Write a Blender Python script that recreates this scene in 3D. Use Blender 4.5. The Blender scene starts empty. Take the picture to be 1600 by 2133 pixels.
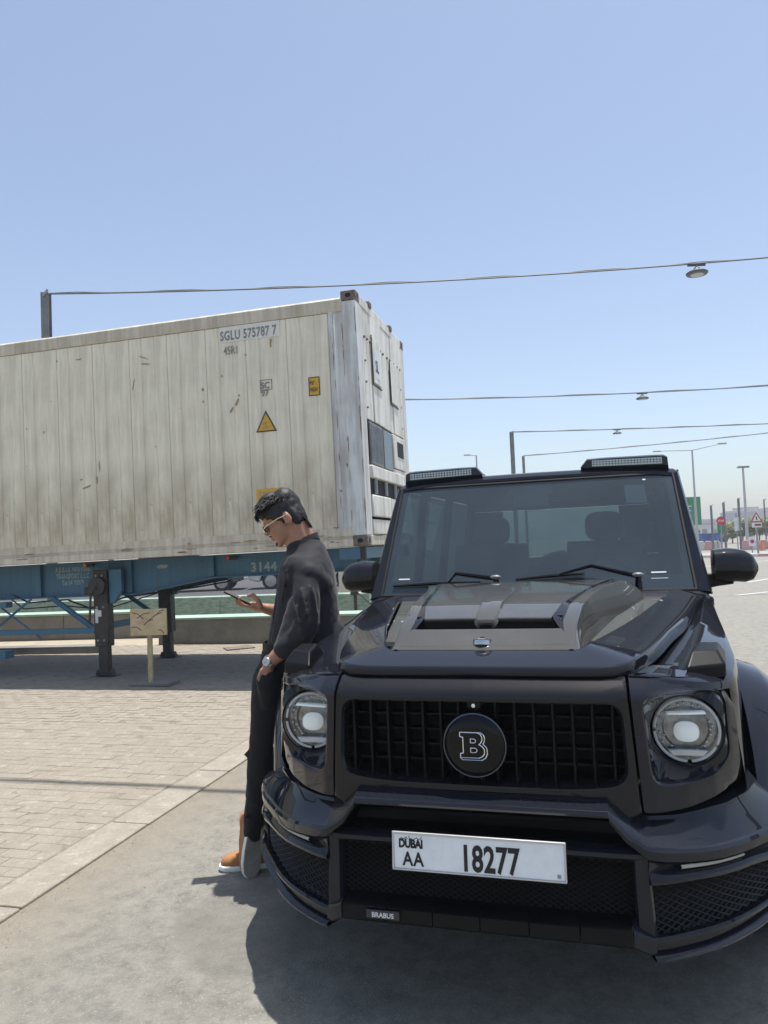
import bpy, bmesh, math, random
from mathutils import Vector, Matrix, noise
random.seed(7)
R = math.radians
SC = bpy.context.scene
COL = SC.collection

# ------------------------------------------------------------------ camera, sky, sun
cam = bpy.data.cameras.new('camera'); camo = bpy.data.objects.new('camera', cam); COL.objects.link(camo)
cam.sensor_fit = 'VERTICAL'; cam.sensor_height = 36.0; cam.lens = 1576.38/2133*36
cam.clip_start = 0.05; cam.clip_end = 3000
_p, _r = R(2.515), R(2.412)
fw = Vector((0, math.cos(_p), math.sin(_p))); rt0 = Vector((1, 0, 0)); up0 = rt0.cross(fw)
rt = rt0*math.cos(_r) - up0*math.sin(_r); up = rt0*math.sin(_r) + up0*math.cos(_r)
mw = Matrix(((rt.x, up.x, -fw.x, 0), (rt.y, up.y, -fw.y, 0), (rt.z, up.z, -fw.z, 1.529), (0, 0, 0, 1)))
camo.matrix_world = mw
SC.camera = camo

W = bpy.data.worlds.new('World'); SC.world = W; W.use_nodes = True
nt = W.node_tree; nt.nodes.clear()
sky = nt.nodes.new('ShaderNodeTexSky'); sky.sky_type = 'NISHITA'; sky.sun_disc = False
SUNV = Vector((.13, .08, 1.0)).normalized()
elev = math.asin(SUNV.z)
sky.sun_elevation = elev; sky.sun_rotation = math.atan2(SUNV.x, SUNV.y)
sky.air_density = 1.0; sky.dust_density = 1.5; sky.ozone_density = 2.0; sky.altitude = 0
bg = nt.nodes.new('ShaderNodeBackground'); bg.inputs[1].default_value = 0.126
ow = nt.nodes.new('ShaderNodeOutputWorld')
hs = nt.nodes.new('ShaderNodeHueSaturation'); hs.inputs['Saturation'].default_value = .84
nt.links.new(sky.outputs[0], hs.inputs['Color']); nt.links.new(hs.outputs[0], bg.inputs[0]); nt.links.new(bg.outputs[0], ow.inputs[0])
sl = bpy.data.lights.new('sun', 'SUN'); sl.energy = 4.3; sl.angle = R(0.53); sl.color = (1, .965, .91)
so = bpy.data.objects.new('sun', sl); COL.objects.link(so)
so.rotation_euler = SUNV.to_track_quat('Z', 'Y').to_euler(); so.location = SUNV*50
SC.view_settings.view_transform = 'Standard'; SC.view_settings.look = 'None'
SC.view_settings.exposure = 0.56; SC.view_settings.gamma = 1.0; SC.view_settings.use_curve_mapping = False

# ------------------------------------------------------------------ materials
def lk(n, a, b): n.links.new(a, b)
def mat(name, col, rough=.5, metal=0, coat=0, var=0, vscale=8, bump=0, bscale=60, vstretch=(1, 1, 1), col2=None, spec=None, emit=None, extra=None, coords='Object'):
    m = bpy.data.materials.new(name); m.use_nodes = True; n = m.node_tree; b = n.nodes['Principled BSDF']
    b.inputs['Base Color'].default_value = (*col, 1); b.inputs['Roughness'].default_value = rough; b.inputs['Metallic'].default_value = metal
    b.inputs['Coat Weight'].default_value = coat; b.inputs['Coat Roughness'].default_value = .03
    if spec is not None: b.inputs['Specular IOR Level'].default_value = spec
    if emit: b.inputs['Emission Color'].default_value = (*emit[:3], 1); b.inputs['Emission Strength'].default_value = emit[3]
    tc = n.nodes.new('ShaderNodeTexCoord'); mp = n.nodes.new('ShaderNodeMapping'); mp.inputs['Scale'].default_value = vstretch
    lk(n, tc.outputs[coords], mp.inputs[0])
    if var or col2:
        nz = n.nodes.new('ShaderNodeTexNoise'); nz.inputs['Scale'].default_value = vscale; nz.inputs['Detail'].default_value = 8; nz.inputs['Roughness'].default_value = .65
        lk(n, mp.outputs[0], nz.inputs[0])
        r = n.nodes.new('ShaderNodeMapRange'); r.inputs[1].default_value = .35; r.inputs[2].default_value = .65; lk(n, nz.outputs[0], r.inputs[0])
        mx = n.nodes.new('ShaderNodeMix'); mx.data_type = 'RGBA'
        c2 = col2 or tuple(c*(1-var) for c in col)
        mx.inputs[6].default_value = (*col, 1); mx.inputs[7].default_value = (*c2, 1)
        lk(n, r.outputs[0], mx.inputs[0]); lk(n, mx.outputs[2], b.inputs['Base Color'])
    if bump:
        nb = n.nodes.new('ShaderNodeTexNoise'); nb.inputs['Scale'].default_value = bscale; nb.inputs['Detail'].default_value = 6
        lk(n, mp.outputs[0], nb.inputs[0])
        bp = n.nodes.new('ShaderNodeBump'); bp.inputs['Strength'].default_value = 1; bp.inputs['Distance'].default_value = bump
        lk(n, nb.outputs[0], bp.inputs['Height']); lk(n, bp.outputs[0], b.inputs['Normal'])
    return m
def N(n, t, **kw):
    x = n.nodes.new(t)
    for k, v in kw.items():
        if k.startswith('i'): x.inputs[int(k[1:])].default_value = v
        else: setattr(x, k, v)
    return x
def mixc(n, fac, a, b, blend='MIX'):
    x = n.nodes.new('ShaderNodeMix'); x.data_type = 'RGBA'; x.blend_type = blend
    for s, v in ((0, fac), (6, a), (7, b)):
        if hasattr(v, 'is_output'): lk(n, v, x.inputs[s])
        else: x.inputs[s].default_value = v if s == 0 else (*v, 1)
    return x.outputs[2]
def noise_n(n, vec, scale, detail=8, rough=.6, lo=.4, hi=.6):
    z = n.nodes.new('ShaderNodeTexNoise'); z.inputs['Scale'].default_value = scale; z.inputs['Detail'].default_value = detail; z.inputs['Roughness'].default_value = rough
    lk(n, vec, z.inputs[0]); r = n.nodes.new('ShaderNodeMapRange'); r.inputs[1].default_value = lo; r.inputs[2].default_value = hi
    lk(n, z.outputs[0], r.inputs[0]); return r.outputs[0], z.outputs[0]
def mapn(n, scale=(1, 1, 1), loc=(0, 0, 0), coords='Object', rot=(0, 0, 0)):
    tc = n.nodes.new('ShaderNodeTexCoord'); mp = n.nodes.new('ShaderNodeMapping'); mp.inputs['Scale'].default_value = scale; mp.inputs['Location'].default_value = loc; mp.inputs['Rotation'].default_value = rot
    lk(n, tc.outputs[coords], mp.inputs[0]); return mp.outputs[0]
def newmat(name, rough=.8):
    m = bpy.data.materials.new(name); m.use_nodes = True; n = m.node_tree; b = n.nodes['Principled BSDF']; b.inputs['Roughness'].default_value = rough
    return m, n, b
def bumpn(n, b, h, dist):
    bp = n.nodes.new('ShaderNodeBump'); bp.inputs['Distance'].default_value = dist; lk(n, h, bp.inputs['Height']); lk(n, bp.outputs[0], b.inputs['Normal'])
def mth(n, op, a, b=0.0, c=None):
    x = n.nodes.new('ShaderNodeMath'); x.operation = op
    for i, v in enumerate((a, b) if c is None else (a, b, c)):
        if hasattr(v, 'is_output'): lk(n, v, x.inputs[i])
        else: x.inputs[i].default_value = v
    return x.outputs[0]

# asphalt: sun-bleached, dusty, speckled, with oil stains and sandy drift by the kerb line
def asphalt_mat(name, base, dark, dust, dustlo=.52):
    m, n, b = newmat(name, .9)
    v = mapn(n)
    f1, r1 = noise_n(n, v, 1.1, 6, .6, .35, .7)
    f2, r2 = noise_n(n, v, 120, 3, .8, .46, .62)
    f3, r3 = noise_n(n, v, .45, 5, .6, dustlo, .75)
    c = mixc(n, f1, base, tuple(x*.87 for x in base))
    c = mixc(n, mth(n, 'MULTIPLY', f2, .5), c, dark)
    c = mixc(n, mth(n, 'MULTIPLY', f3, .8), c, dust)
    vo = n.nodes.new('ShaderNodeTexVoronoi'); vo.inputs['Scale'].default_value = 70; lk(n, v, vo.inputs[0])
    rr = n.nodes.new('ShaderNodeMapRange'); rr.inputs[1].default_value = .12; rr.inputs[2].default_value = .26; rr.inputs[3].default_value = 1; rr.inputs[4].default_value = 0
    lk(n, vo.outputs[0], rr.inputs[0])
    c = mixc(n, mth(n, 'MULTIPLY', rr.outputs[0], .5), c, tuple(min(1, x*2.3) for x in base))
    # stains
    f4, r4 = noise_n(n, mapn(n, loc=(3.1, 7.7, 0)), .75, 4, .5, .6, .68)
    c = mixc(n, mth(n, 'MULTIPLY', f4, .28), c, tuple(x*.6 for x in base))
    f5, r5 = noise_n(n, mapn(n, loc=(13.1, 2.7, 0)), 2.6, 7, .7, .62, .74)
    c = mixc(n, mth(n, 'MULTIPLY', f5, .5), c, tuple(min(.8, x*1.5) for x in dust))
    f6, r6 = noise_n(n, v, 32, 6, .8, .42, .60); f7, r7 = noise_n(n, v, 9, 6, .7, .36, .64)
    c = mixc(n, mth(n, 'MULTIPLY', f6, .75), c, tuple(x*.52 for x in base)); c = mixc(n, mth(n, 'MULTIPLY', f7, .55), c, tuple(x*1.4 for x in base))
    sx_ = n.nodes.new('ShaderNodeSeparateXYZ'); lk(n, v, sx_.inputs[0]); X, Y_ = sx_.outputs[0], sx_.outputs[1]
    # sand washed up along the kerb line
    kd = mth(n, 'ADD', mth(n, 'MULTIPLY_ADD', X, -.9673, -.9673*1.417), mth(n, 'MULTIPLY_ADD', Y_, .2535, -.2535*4.307))
    kn = mth(n, 'ADD', kd, mth(n, 'MULTIPLY_ADD', r7, .55, -.30)); ks = n.nodes.new('ShaderNodeMapRange'); ks.inputs[1].default_value = -.60; ks.inputs[2].default_value = -.04; lk(n, kn, ks.inputs[0])
    c = mixc(n, mth(n, 'MULTIPLY', ks.outputs[0], mth(n, 'MULTIPLY_ADD', f6, .45, .45)), c, (.25, .212, .155))
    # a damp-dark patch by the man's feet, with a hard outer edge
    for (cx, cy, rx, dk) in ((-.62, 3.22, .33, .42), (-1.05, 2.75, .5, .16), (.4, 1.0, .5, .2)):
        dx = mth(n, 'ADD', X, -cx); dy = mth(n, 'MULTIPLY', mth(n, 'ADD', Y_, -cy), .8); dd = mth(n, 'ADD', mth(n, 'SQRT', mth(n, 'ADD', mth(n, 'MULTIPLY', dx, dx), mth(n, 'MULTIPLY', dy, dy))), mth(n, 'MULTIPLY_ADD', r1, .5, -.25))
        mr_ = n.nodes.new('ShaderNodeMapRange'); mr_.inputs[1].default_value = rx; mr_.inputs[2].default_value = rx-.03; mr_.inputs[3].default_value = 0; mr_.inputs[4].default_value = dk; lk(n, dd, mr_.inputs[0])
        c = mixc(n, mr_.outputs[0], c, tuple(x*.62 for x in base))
    lk(n, c, b.inputs['Base Color'])
    bumpn(n, b, r2, .006)
    return m
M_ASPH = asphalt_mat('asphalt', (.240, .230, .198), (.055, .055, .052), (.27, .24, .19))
M_ROAD = M_ASPH
def paver_mat(name, a, bcol, k=1):
    m, n, b = newmat(name, .9)
    v = mapn(n, coords='Object'); oi = n.nodes.new('ShaderNodeObjectInfo')
    geo = n.nodes.new('ShaderNodeNewGeometry')
    pos = n.nodes.new('ShaderNodeMapping'); lk(n, geo.outputs['Position'], pos.inputs[0])
    f1, r1 = noise_n(n, pos.outputs[0], 1.3, 6, .6, .4, .62)
    f2, r2 = noise_n(n, pos.outputs[0], 60, 5, .8, .42, .62)
    f3, r3 = noise_n(n, pos.outputs[0], 5, 7, .7, .42, .6)
    rnd = geo.outputs['Random Per Island']
    rr = mth(n, 'ADD', mth(n, 'MULTIPLY', rnd, .5), mth(n, 'MULTIPLY', oi.outputs['Random'], .5))
    c = mixc(n, rr, a, bcol)
    c = mixc(n, mth(n, 'MULTIPLY', f1, .8), c, (.305, .270, .214))
    c = mixc(n, mth(n, 'MULTIPLY', f3, .5), c, (.22, .19, .15))
    c = mixc(n, mth(n, 'MULTIPLY', f2, .4), c, (.15, .13, .105))
    f5, _r = noise_n(n, pos.outputs[0], 14, 6, .75, .56, .66); c = mixc(n, mth(n, 'MULTIPLY', f5, .5), c, (.44, .41, .35))
    lk(n, c, b.inputs['Base Color']); bumpn(n, b, r2, .0025)
    return m
M_PAV = paver_mat('concrete_paver', (.31, .278, .222), (.275, .242, .188))
M_KERB = paver_mat('kerb_concrete', (.335, .305, .25), (.315, .288, .235))
M_SAND = mat('sand_joint', (.25, .22, .172), .95, var=.35, vscale=30, bump=.004, bscale=150)

def weathered(name, col, streak=.5, rustz=None, dirt=(.30, .25, .17), scale=1.0, rust_amt=.25, rough=.55):
    m, n, b = newmat(name, rough)
    v = mapn(n, (5*scale, 5*scale, .35*scale)); v2 = mapn(n, (1, 1, 1)); v3 = mapn(n, (14*scale, 14*scale, 1.0*scale), (3, 1, 7))
    f1, r1 = noise_n(n, v, 1.6, 7, .65, .42, .62)
    f3, r3 = noise_n(n, v3, 1.8, 6, .65, .47, .66)
    f2, r2 = noise_n(n, v2, 2.2, 7, .62, .45, .72)
    f4, r4 = noise_n(n, mapn(n, (1, 1, .6), (9, 4, 2)), 9, 8, .72, .655, .70)
    c = mixc(n, mth(n, 'MULTIPLY', f1, .5*streak), col, dirt)
    c = mixc(n, mth(n, 'MULTIPLY', f3, .60*streak), c, tuple(x*.60 for x in col))
    c = mixc(n, mth(n, 'MULTIPLY', f2, .35*streak), c, tuple(x*.8 for x in dirt))
    sep = n.nodes.new('ShaderNodeSeparateXYZ'); lk(n, v2, sep.inputs[0])
    if rustz is not None:   # grime that settles low on the box: dirt with a height of its own
        rz = n.nodes.new('ShaderNodeMapRange'); rz.inputs[1].default_value = rustz; rz.inputs[2].default_value = rustz-.75; lk(n, sep.outputs[2], rz.inputs[0])
        fz, _ = noise_n(n, mapn(n, (3, 3, .8), (1, 5, 2)), 1.6, 6, .65, .30, .62)
        c = mixc(n, mth(n, 'MULTIPLY', mth(n, 'MULTIPLY', rz.outputs[0], fz), .8), c, (.33, .26, .165))
    c = mixc(n, mth(n, 'MULTIPLY', f4, rust_amt*3), c, (.13, .055, .025))
    lk(n, c, b.inputs['Base Color']); bumpn(n, b, r2, .004)
    return m
M_CONT = weathered('container_side_paint', (.87, .815, .64), .55, rustz=1.25, rust_amt=.22)
M_CRAIL = weathered('container_rail_paint', (.66, .60, .48), .9, rust_amt=.30)
M_CPOST = weathered('container_post_paint', (.74, .755, .73), .9, rust_amt=.6, dirt=(.2, .13, .09))
M_CEND = weathered('reefer_unit_white', (.84, .82, .75), .8, rust_amt=.4)
M_CAST = mat('corner_casting_steel', (.22, .20, .18), .7, col2=(.12, .075, .05), vscale=25, bump=.002)
M_ROOFC = weathered('container_roof_paint', (.62, .58, .50), .7)
M_BLUE = weathered('trailer_blue_paint', (.052, .165, .262), .6, dirt=(.07, .11, .13), rust_amt=.15, rough=.5)
M_BLACKST = mat('greasy_black_steel', (.018, .017, .016), .55, col2=(.05, .045, .04), vscale=12, bump=.003, bscale=40)
M_DARK = mat('dark_void', (.008, .008, .009), .8)
M_STEEL = mat('galvanised_steel', (.36, .37, .38), .5, metal=.6, var=.3, vscale=6)
M_GREYP = mat('grey_painted_steel', (.20, .215, .22), .55, var=.3, vscale=5)
M_YEL = mat('yellow_sticker', (.72, .42, .03), .55, var=.25, vscale=30)
M_WHITEST = mat('white_sticker', (.72, .74, .76), .5, var=.12, vscale=30)
M_BLK = mat('black_print', (.02, .02, .022), .6, col2=(.07, .07, .07), vscale=60)
M_FADE = mat('faded_black_print', (.10, .10, .10), .7, col2=(.42, .41, .38), vscale=45)
M_PRINTW = mat('worn_white_print', (.42, .47, .45), .7, col2=(.15, .26, .33), vscale=55)
M_TYRE = mat('tyre_rubber', (.015, .015, .015), .85, bump=.002)
M_RIM = mat('alloy_rim', (.45, .46, .47), .35, metal=.8)
M_RED = mat('red_lamp_plastic', (.45, .03, .02), .3)
M_AMB = mat('amber_reflector', (.45, .16, .03), .35)
M_CREAM = mat('cream_painted_board', (.60, .50, .31), .7, col2=(.40, .31, .17), vscale=5, bump=.002)
M_SCRATCH = mat('scratched_through_paint', (.16, .11, .06), .8)
M_CONC = mat('dusty_concrete', (.36, .345, .31), .9, var=.3, vscale=5, bump=.004, bscale=40)
M_CONCD = mat('grey_concrete', (.23, .225, .21), .9, var=.3, vscale=3, bump=.004, bscale=40)
M_GRN1 = mat('mint_green_paint', (.34, .47, .39), .6, var=.15, vscale=4)
M_GRN2 = mat('worn_green_paint', (.13, .26, .20), .7, col2=(.36, .42, .36), vscale=6, vstretch=(1, 1, 3))
M_CREAMW = mat('cream_wall_paint', (.66, .61, .50), .8, var=.1, vscale=3)

# ------------------------------------------------------------------ mesh helpers
class MB:
    def __init__(s): s.v = []; s.f = []; s.m = []
    def add(s, vs, fs, mi=0):
        o = len(s.v); s.v += [tuple(v) for v in vs]; s.f += [tuple(i+o for i in f) for f in fs]; s.m += [mi]*len(fs); return s
    def box(s, a, b, mi=0, M=None):
        x0, y0, z0 = a; x1, y1, z1 = b
        vs = [Vector(p) for p in ((x0,y0,z0),(x1,y0,z0),(x1,y1,z0),(x0,y1,z0),(x0,y0,z1),(x1,y0,z1),(x1,y1,z1),(x0,y1,z1))]
        if M is not None: vs = [M @ v for v in vs]
        return s.add(vs, [(0,3,2,1),(4,5,6,7),(0,1,5,4),(1,2,6,5),(2,3,7,6),(3,0,4,7)], mi)
    def grid(s, rows, mi=0, closed=False, flip=False):
        n = len(rows[0]); vs = [p for r in rows for p in r]; fs = []
        for i in range(len(rows)-1):
            for j in range(n if closed else n-1):
                k = (j+1) % n; f = (i*n+j, i*n+k, (i+1)*n+k, (i+1)*n+j); fs.append(f[::-1] if flip else f)
        return s.add(vs, fs, mi)
    def ring(s, c, ax, r, n, ry=None, ph=0):
        ax = Vector(ax).normalized(); t = Vector((0, 0, 1)) if abs(ax.z) < .9 else Vector((1, 0, 0))
        u = ax.cross(t).normalized(); v = ax.cross(u); c = Vector(c)
        return [c+u*math.cos(2*math.pi*k/n+ph)*r+v*math.sin(2*math.pi*k/n+ph)*(r if ry is None else ry) for k in range(n)]
    def cyl(s, p0, p1, r0, r1=None, n=16, mi=0, cap=True):
        r1 = r0 if r1 is None else r1; ax = Vector(p1)-Vector(p0)
        A = s.ring(p0, ax, r0, n); B = s.ring(p1, ax, r1, n); s.grid([A, B], mi, True)
        if cap: s.add(A, [tuple(range(n))[::-1]], mi); s.add(B, [tuple(range(n))], mi)
        return s
    def tube(s, pts, r, n=8, mi=0):
        pts = [Vector(p) for p in pts]; rows = []
        for i, p in enumerate(pts):
            d = (pts[min(i+1, len(pts)-1)]-pts[max(i-1, 0)]); rr = r[i] if isinstance(r, (list, tuple)) else r
            rows.append(s.ring(p, d, rr, n))
        s.grid(rows, mi, True); s.add(rows[0], [tuple(range(n))[::-1]], mi); s.add(rows[-1], [tuple(range(n))], mi); return s
    def prism(s, poly, a, b, axis='y', mi=0):
        def P(p, t): return {'y': (p[0], t, p[1]), 'x': (t, p[0], p[1]), 'z': (p[0], p[1], t)}[axis]
        n = len(poly); A = [P(p, a) for p in poly]; B = [P(p, b) for p in poly]
        return s.add(A+B, [tuple(range(n)), tuple(range(n, 2*n))[::-1]]+[(i, i+n, (i+1) % n+n, (i+1) % n) for i in range(n)], mi)
    def lathe(s, c, ax, prof, n=32, mi=0):   # prof: (radius, dist along ax)
        ax = Vector(ax).normalized(); rows = [s.ring(Vector(c)+ax*d, ax, max(r, 1e-4), n) for r, d in prof]
        return s.grid(rows, mi, True)
    def ell(s, c, r, M=None, n=16, m=10, mi=0, e=1.0):
        rows = []
        def sp(x): return math.copysign(abs(x)**e, x)
        for i in range(m+1):
            t = -math.pi/2+math.pi*i/m; row = []
            for k in range(n):
                a = 2*math.pi*k/n; p = Vector((r[0]*sp(math.cos(t))*sp(math.cos(a)), r[1]*sp(math.cos(t))*sp(math.sin(a)), r[2]*sp(math.sin(t))))
                if M is not None: p = M @ p
                row.append(p+Vector(c))
            rows.append(row)
        return s.grid(rows, mi, True)
    def build(s, name, mats, parent=None, smooth=35, bevel=0, seg=2, fix=True, merge=True):
        me = bpy.data.meshes.new(name); me.from_pydata(s.v, [], s.f)
        mats = mats if isinstance(mats, (list, tuple)) else [mats]
        for m in mats: me.materials.append(m)
        if len(mats) > 1: me.polygons.foreach_set('material_index', s.m)
        bm = bmesh.new(); bm.from_mesh(me)
        if merge: bmesh.ops.remove_doubles(bm, verts=bm.verts, dist=1e-5)
        bmesh.ops.dissolve_degenerate(bm, dist=1e-6, edges=bm.edges)
        if fix: bmesh.ops.recalc_face_normals(bm, faces=bm.faces)
        bm.to_mesh(me); bm.free()
        if smooth:
            me.polygons.foreach_set('use_smooth', [True]*len(me.polygons)); me.set_sharp_from_angle(angle=R(smooth))
        o = bpy.data.objects.new(name, me); COL.objects.link(o)
        if parent: o.parent = parent
        if bevel:
            b = o.modifiers.new('b', 'BEVEL'); b.width = bevel; b.segments = seg; b.limit_method = 'ANGLE'; b.angle_limit = R(32); b.harden_normals = False
        return o
def tag(o, label=None, cat=None, group=None, kind=None):
    if label: o['label'] = label
    if cat: o['category'] = cat
    if group: o['group'] = group
    if kind: o['kind'] = kind
    return o
def thing(name, label, cat, loc=(0, 0, 0), rot=(0, 0, 0), group=None):
    o = bpy.data.objects.new(name, None); COL.objects.link(o); o.location = loc; o.rotation_euler = rot; o.empty_display_size = .1
    return tag(o, label, cat, group)
def kids(o): return [c for c in bpy.data.objects if c.parent == o]
def dup(o, parent=None):
    c = o.copy(); COL.objects.link(c); c.parent = parent
    for ch in kids(o): dup(ch, c)
    return c
def inst(o, name, loc, parent=None, rot=None):
    c = bpy.data.objects.new(name, o.data); COL.objects.link(c); c.parent = parent; c.location = loc
    if rot: c.rotation_euler = rot
    for m in o.modifiers:
        if m.type == 'BEVEL':
            b = c.modifiers.new('b', 'BEVEL'); b.width = m.width; b.segments = m.segments; b.limit_method = 'ANGLE'; b.angle_limit = m.angle_limit
    return c
def text(name, s, size, m, parent, loc, rot, ext=.0008, align='LEFT', sx=1.0, bold=0.0, space=1.0, line=1.0):
    cu = bpy.data.curves.new(name, 'FONT'); cu.body = s; cu.size = size; cu.extrude = ext; cu.align_x = align; cu.offset = bold; cu.space_character = space; cu.space_line = line; cu.resolution_u = 3
    t = bpy.data.objects.new('tmp_text', cu); COL.objects.link(t)
    dg = bpy.context.evaluated_depsgraph_get(); me = bpy.data.meshes.new_from_object(t.evaluated_get(dg)); bpy.data.objects.remove(t); bpy.data.curves.remove(cu)
    me.materials.clear(); me.materials.append(m); me.name = name
    o = bpy.data.objects.new(name, me); COL.objects.link(o); o.parent = parent; o.location = loc; o.rotation_euler = rot; o.scale = (sx, 1, 1)
    return o

# ------------------------------------------------------------------ ground
g = MB(); gs = [-500, -60, -20, -8, 0, 8, 20, 60, 500]
g.grid([[(x, y, 0) for x in gs] for y in [-60, -10, 0, 5, 12, 30, 80, 200, 700]])
tag(g.build('ground', M_ASPH, smooth=0), kind='structure')
KU = Vector((.2535, .9673, 0)).normalized(); KV = Vector((-KU.y, KU.x, 0)); KP = Vector((-1.417, 4.307, 0))
def kp(a, b, z=0): p = KP+KU*a+KV*b; return (p.x, p.y, z)
# bedding sheet and sand under the pavers; left of the kerb line
o = MB().add([kp(-9, .22, .0133), kp(7.6, .22, .0133), kp(7.6-0, 18, .0133), kp(-9, 18, .0133)], [(0, 1, 2, 3)]).build('paving_bed', M_SAND, smooth=0)
tag(o, kind='structure')
pave = bpy.data.objects.new('pavement', None); COL.objects.link(pave); pave['kind'] = 'structure'; pave.location = KP
kerb_n = 0
kb = None
ang = math.atan2(KU.y, KU.x)
for i in range(-7, 8):
    a0 = i*1.0+.045
    if kb is None:
        kb = MB().box((.004, .003, -.05), (.994, .235, .014)).build('kerb_stone', M_KERB, pave, smooth=0, bevel=.006)
        k = kb
    else: k = inst(kb, 'kerb_stone', (0, 0, 0), pave)
    k.location = KU*a0+Vector((0, 0, random.uniform(-.001, .002))); k.rotation_euler = (0, 0, ang+random.uniform(-.002, .002))
# crumbling sandy grit along the asphalt side of the kerb
rg = random.Random(3); gr = MB()
for i in range(2600):
    a = rg.uniform(-4, 6.8); b = -abs(rg.gauss(0, .07))-.005 if rg.random() < .8 else -rg.uniform(0, .5); s = rg.uniform(.0012, .0035)*(1.5 if rg.random() < .1 else 1)
    c = Vector(kp(a, b, s*.3)); an = rg.uniform(0, 6)
    vs = [c+Vector((math.cos(an+t)*s, math.sin(an+t)*s*.8, 0)) for t in (0, 2.1, 4.2)]+[c+Vector((0, 0, s*.8))]
    gr.add(vs, [(0, 1, 3), (1, 2, 3), (2, 0, 3)])
tag(gr.build('grit', mat('loose_grit', (.36, .31, .23), .95, col2=(.2, .18, .15), vscale=300), smooth=0, merge=False), kind='stuff')
# pavers: running bond, long side across the kerb direction
PL, PW = .20, .10
cells = []; halves = []
for r_ in range(-62, 76):
    for c_ in range(0, 62):
        a = r_*PW; b = .245+c_*PL+(PL/2 if r_ % 2 else 0)
        w = KP+KU*(a+PW/2)+KV*(b+PL/2)
        if w.y < 2.6 or w.y > 13.0 or w.x < -10.5: continue
        if w.y < 9.5 and w.x < -.62*w.y-.9: continue
        inv = abs(w.x/w.y) < .53 and w.y > 3.0
        cells.append((0 if inv else 1, w.y, a, b, w))
        if r_ % 2 and c_ == 0: halves.append(KP+KU*(a+PW/2)+KV*(.245+PL/4))
cells.sort(key=lambda t: (t[0], t[1]))
pv = []
for k in range(1):
    e = .0018
    pv.append(MB().box((e-PW/2, e-PL/2, -.016), (PW/2-e, PL/2-e, 0)).build('paver', M_PAV, pave, smooth=0, bevel=.003, seg=1))
pv0 = pv[0]; first = True
rest = MB(); rp = random.Random(11)
for k, (nv, _, a, b, w) in enumerate(cells):
    z = .0155+rp.uniform(-.0022, .0022); tx, ty = rp.uniform(-.008, .008), rp.uniform(-.008, .008); tz = ang+rp.uniform(-.02, .02)
    if k < 230:
        o = pv0 if first else inst(pv0, 'paver', (0, 0, 0), pave); first = False
        o.location = (w.x-KP.x, w.y-KP.y, z); o.rotation_euler = (tx, ty, tz)
    else:
        Mx = Matrix.Translation((w.x-KP.x, w.y-KP.y, z)) @ Matrix.Rotation(tz, 4, 'Z') @ Matrix.Rotation(tx, 4, 'X') @ Matrix.Rotation(ty, 4, 'Y')
        e = .0018; c = .0025; hx, hy = PW/2-e, PL/2-e
        vs = [Mx @ Vector(p) for p in ((-hx,-hy,-.012),(hx,-hy,-.012),(hx,hy,-.012),(-hx,hy,-.012),(-hx+c,-hy+c,0),(hx-c,-hy+c,0),(hx-c,hy-c,0),(-hx+c,hy-c,0))]
        rest.add(vs, [(4,5,6,7),(0,1,5,4),(1,2,6,5),(2,3,7,6),(3,0,4,7)])
hb = None
for w in halves:
    if hb is None: hb = MB().box((.0018-PW/2, .0018-PL/4, -.016), (PW/2-.0018, PL/4-.0018, 0)).build('paver', M_PAV, pave, smooth=0, bevel=.003, seg=1); o = hb
    else: o = inst(hb, 'paver', (0, 0, 0), pave)
    o.location = (w.x-KP.x, w.y-KP.y, .0155+rp.uniform(-.002, .002)); o.rotation_euler = (0, 0, ang+rp.uniform(-.01, .01))
tag(rest.build('paver_field', M_PAV, pave, smooth=0, merge=False), kind='stuff')

# ------------------------------------------------------------------ container (local: x to the right along its side, y into depth, z up from its floor)
CL, CW, CH = 12.19, 2.438, 2.896
cont = thing('shipping_container', 'weathered off-white refrigerated shipping container on the blue trailer', 'container', (-.1938, 8.4182, 1.5359), (0, R(-.653), R(-14.037)))
RX = (R(90), 0, 0)
# side panels with pressed folds
def side_panel_mesh():
    m = MB(); w = .5095; xs = [0, .006, .012, .165, .171, .180, .186, .335, .341, .350, .356, w-.012, w-.006, w]
    ys = [.009, .004, .001, .001, .0075, .0075, .001, .001, .0075, .0075, .001, .001, .004, .009]
    zs = [.20, .8, 1.4, 2.0, 2.66]
    m.grid([[(x-w, y, z) for x, y in zip(xs, ys)] for z in zs])
    m.grid([[(xs[0]-w, .03, z), (xs[0]-w, .012, z)] for z in zs]); m.grid([[(0, .012, z), (0, .03, z)] for z in zs])
    return m
sp = None
for i in range(23):
    x1 = -.342-i*.512
    if sp is None: sp = side_panel_mesh().build('side_panel', M_CONT, cont, smooth=25); sp.location = (x1, .008, 0)
    else: sp_i = inst(sp, 'side_panel', (x1, .008, 0), cont)
MB().box((-CL+.2, .035, .15), (-.15, CW-.03, 2.80)).build('insulated_core', M_DARK, cont, smooth=0)
MB().box((-CL+.15, CW-.03, .2), (-.15, CW-.004, 2.68)).build('far_side_wall', M_CONT, cont, smooth=0)
m = MB().prism([(0.0, 2.665), (-.008, 2.70), (-.008, 2.805), (.018, 2.83), (.06, 2.83), (.06, 2.665)], -CL+.16, -.165, 'x'); m.build('top_rail', M_CRAIL, cont, bevel=.004)
m = MB().prism([(CW, 2.665), (CW, 2.82), (CW-.06, 2.83), (CW-.06, 2.665)], -CL+.16, -.165, 'x'); m.build('top_rail', M_CRAIL, cont, bevel=.004)
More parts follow.
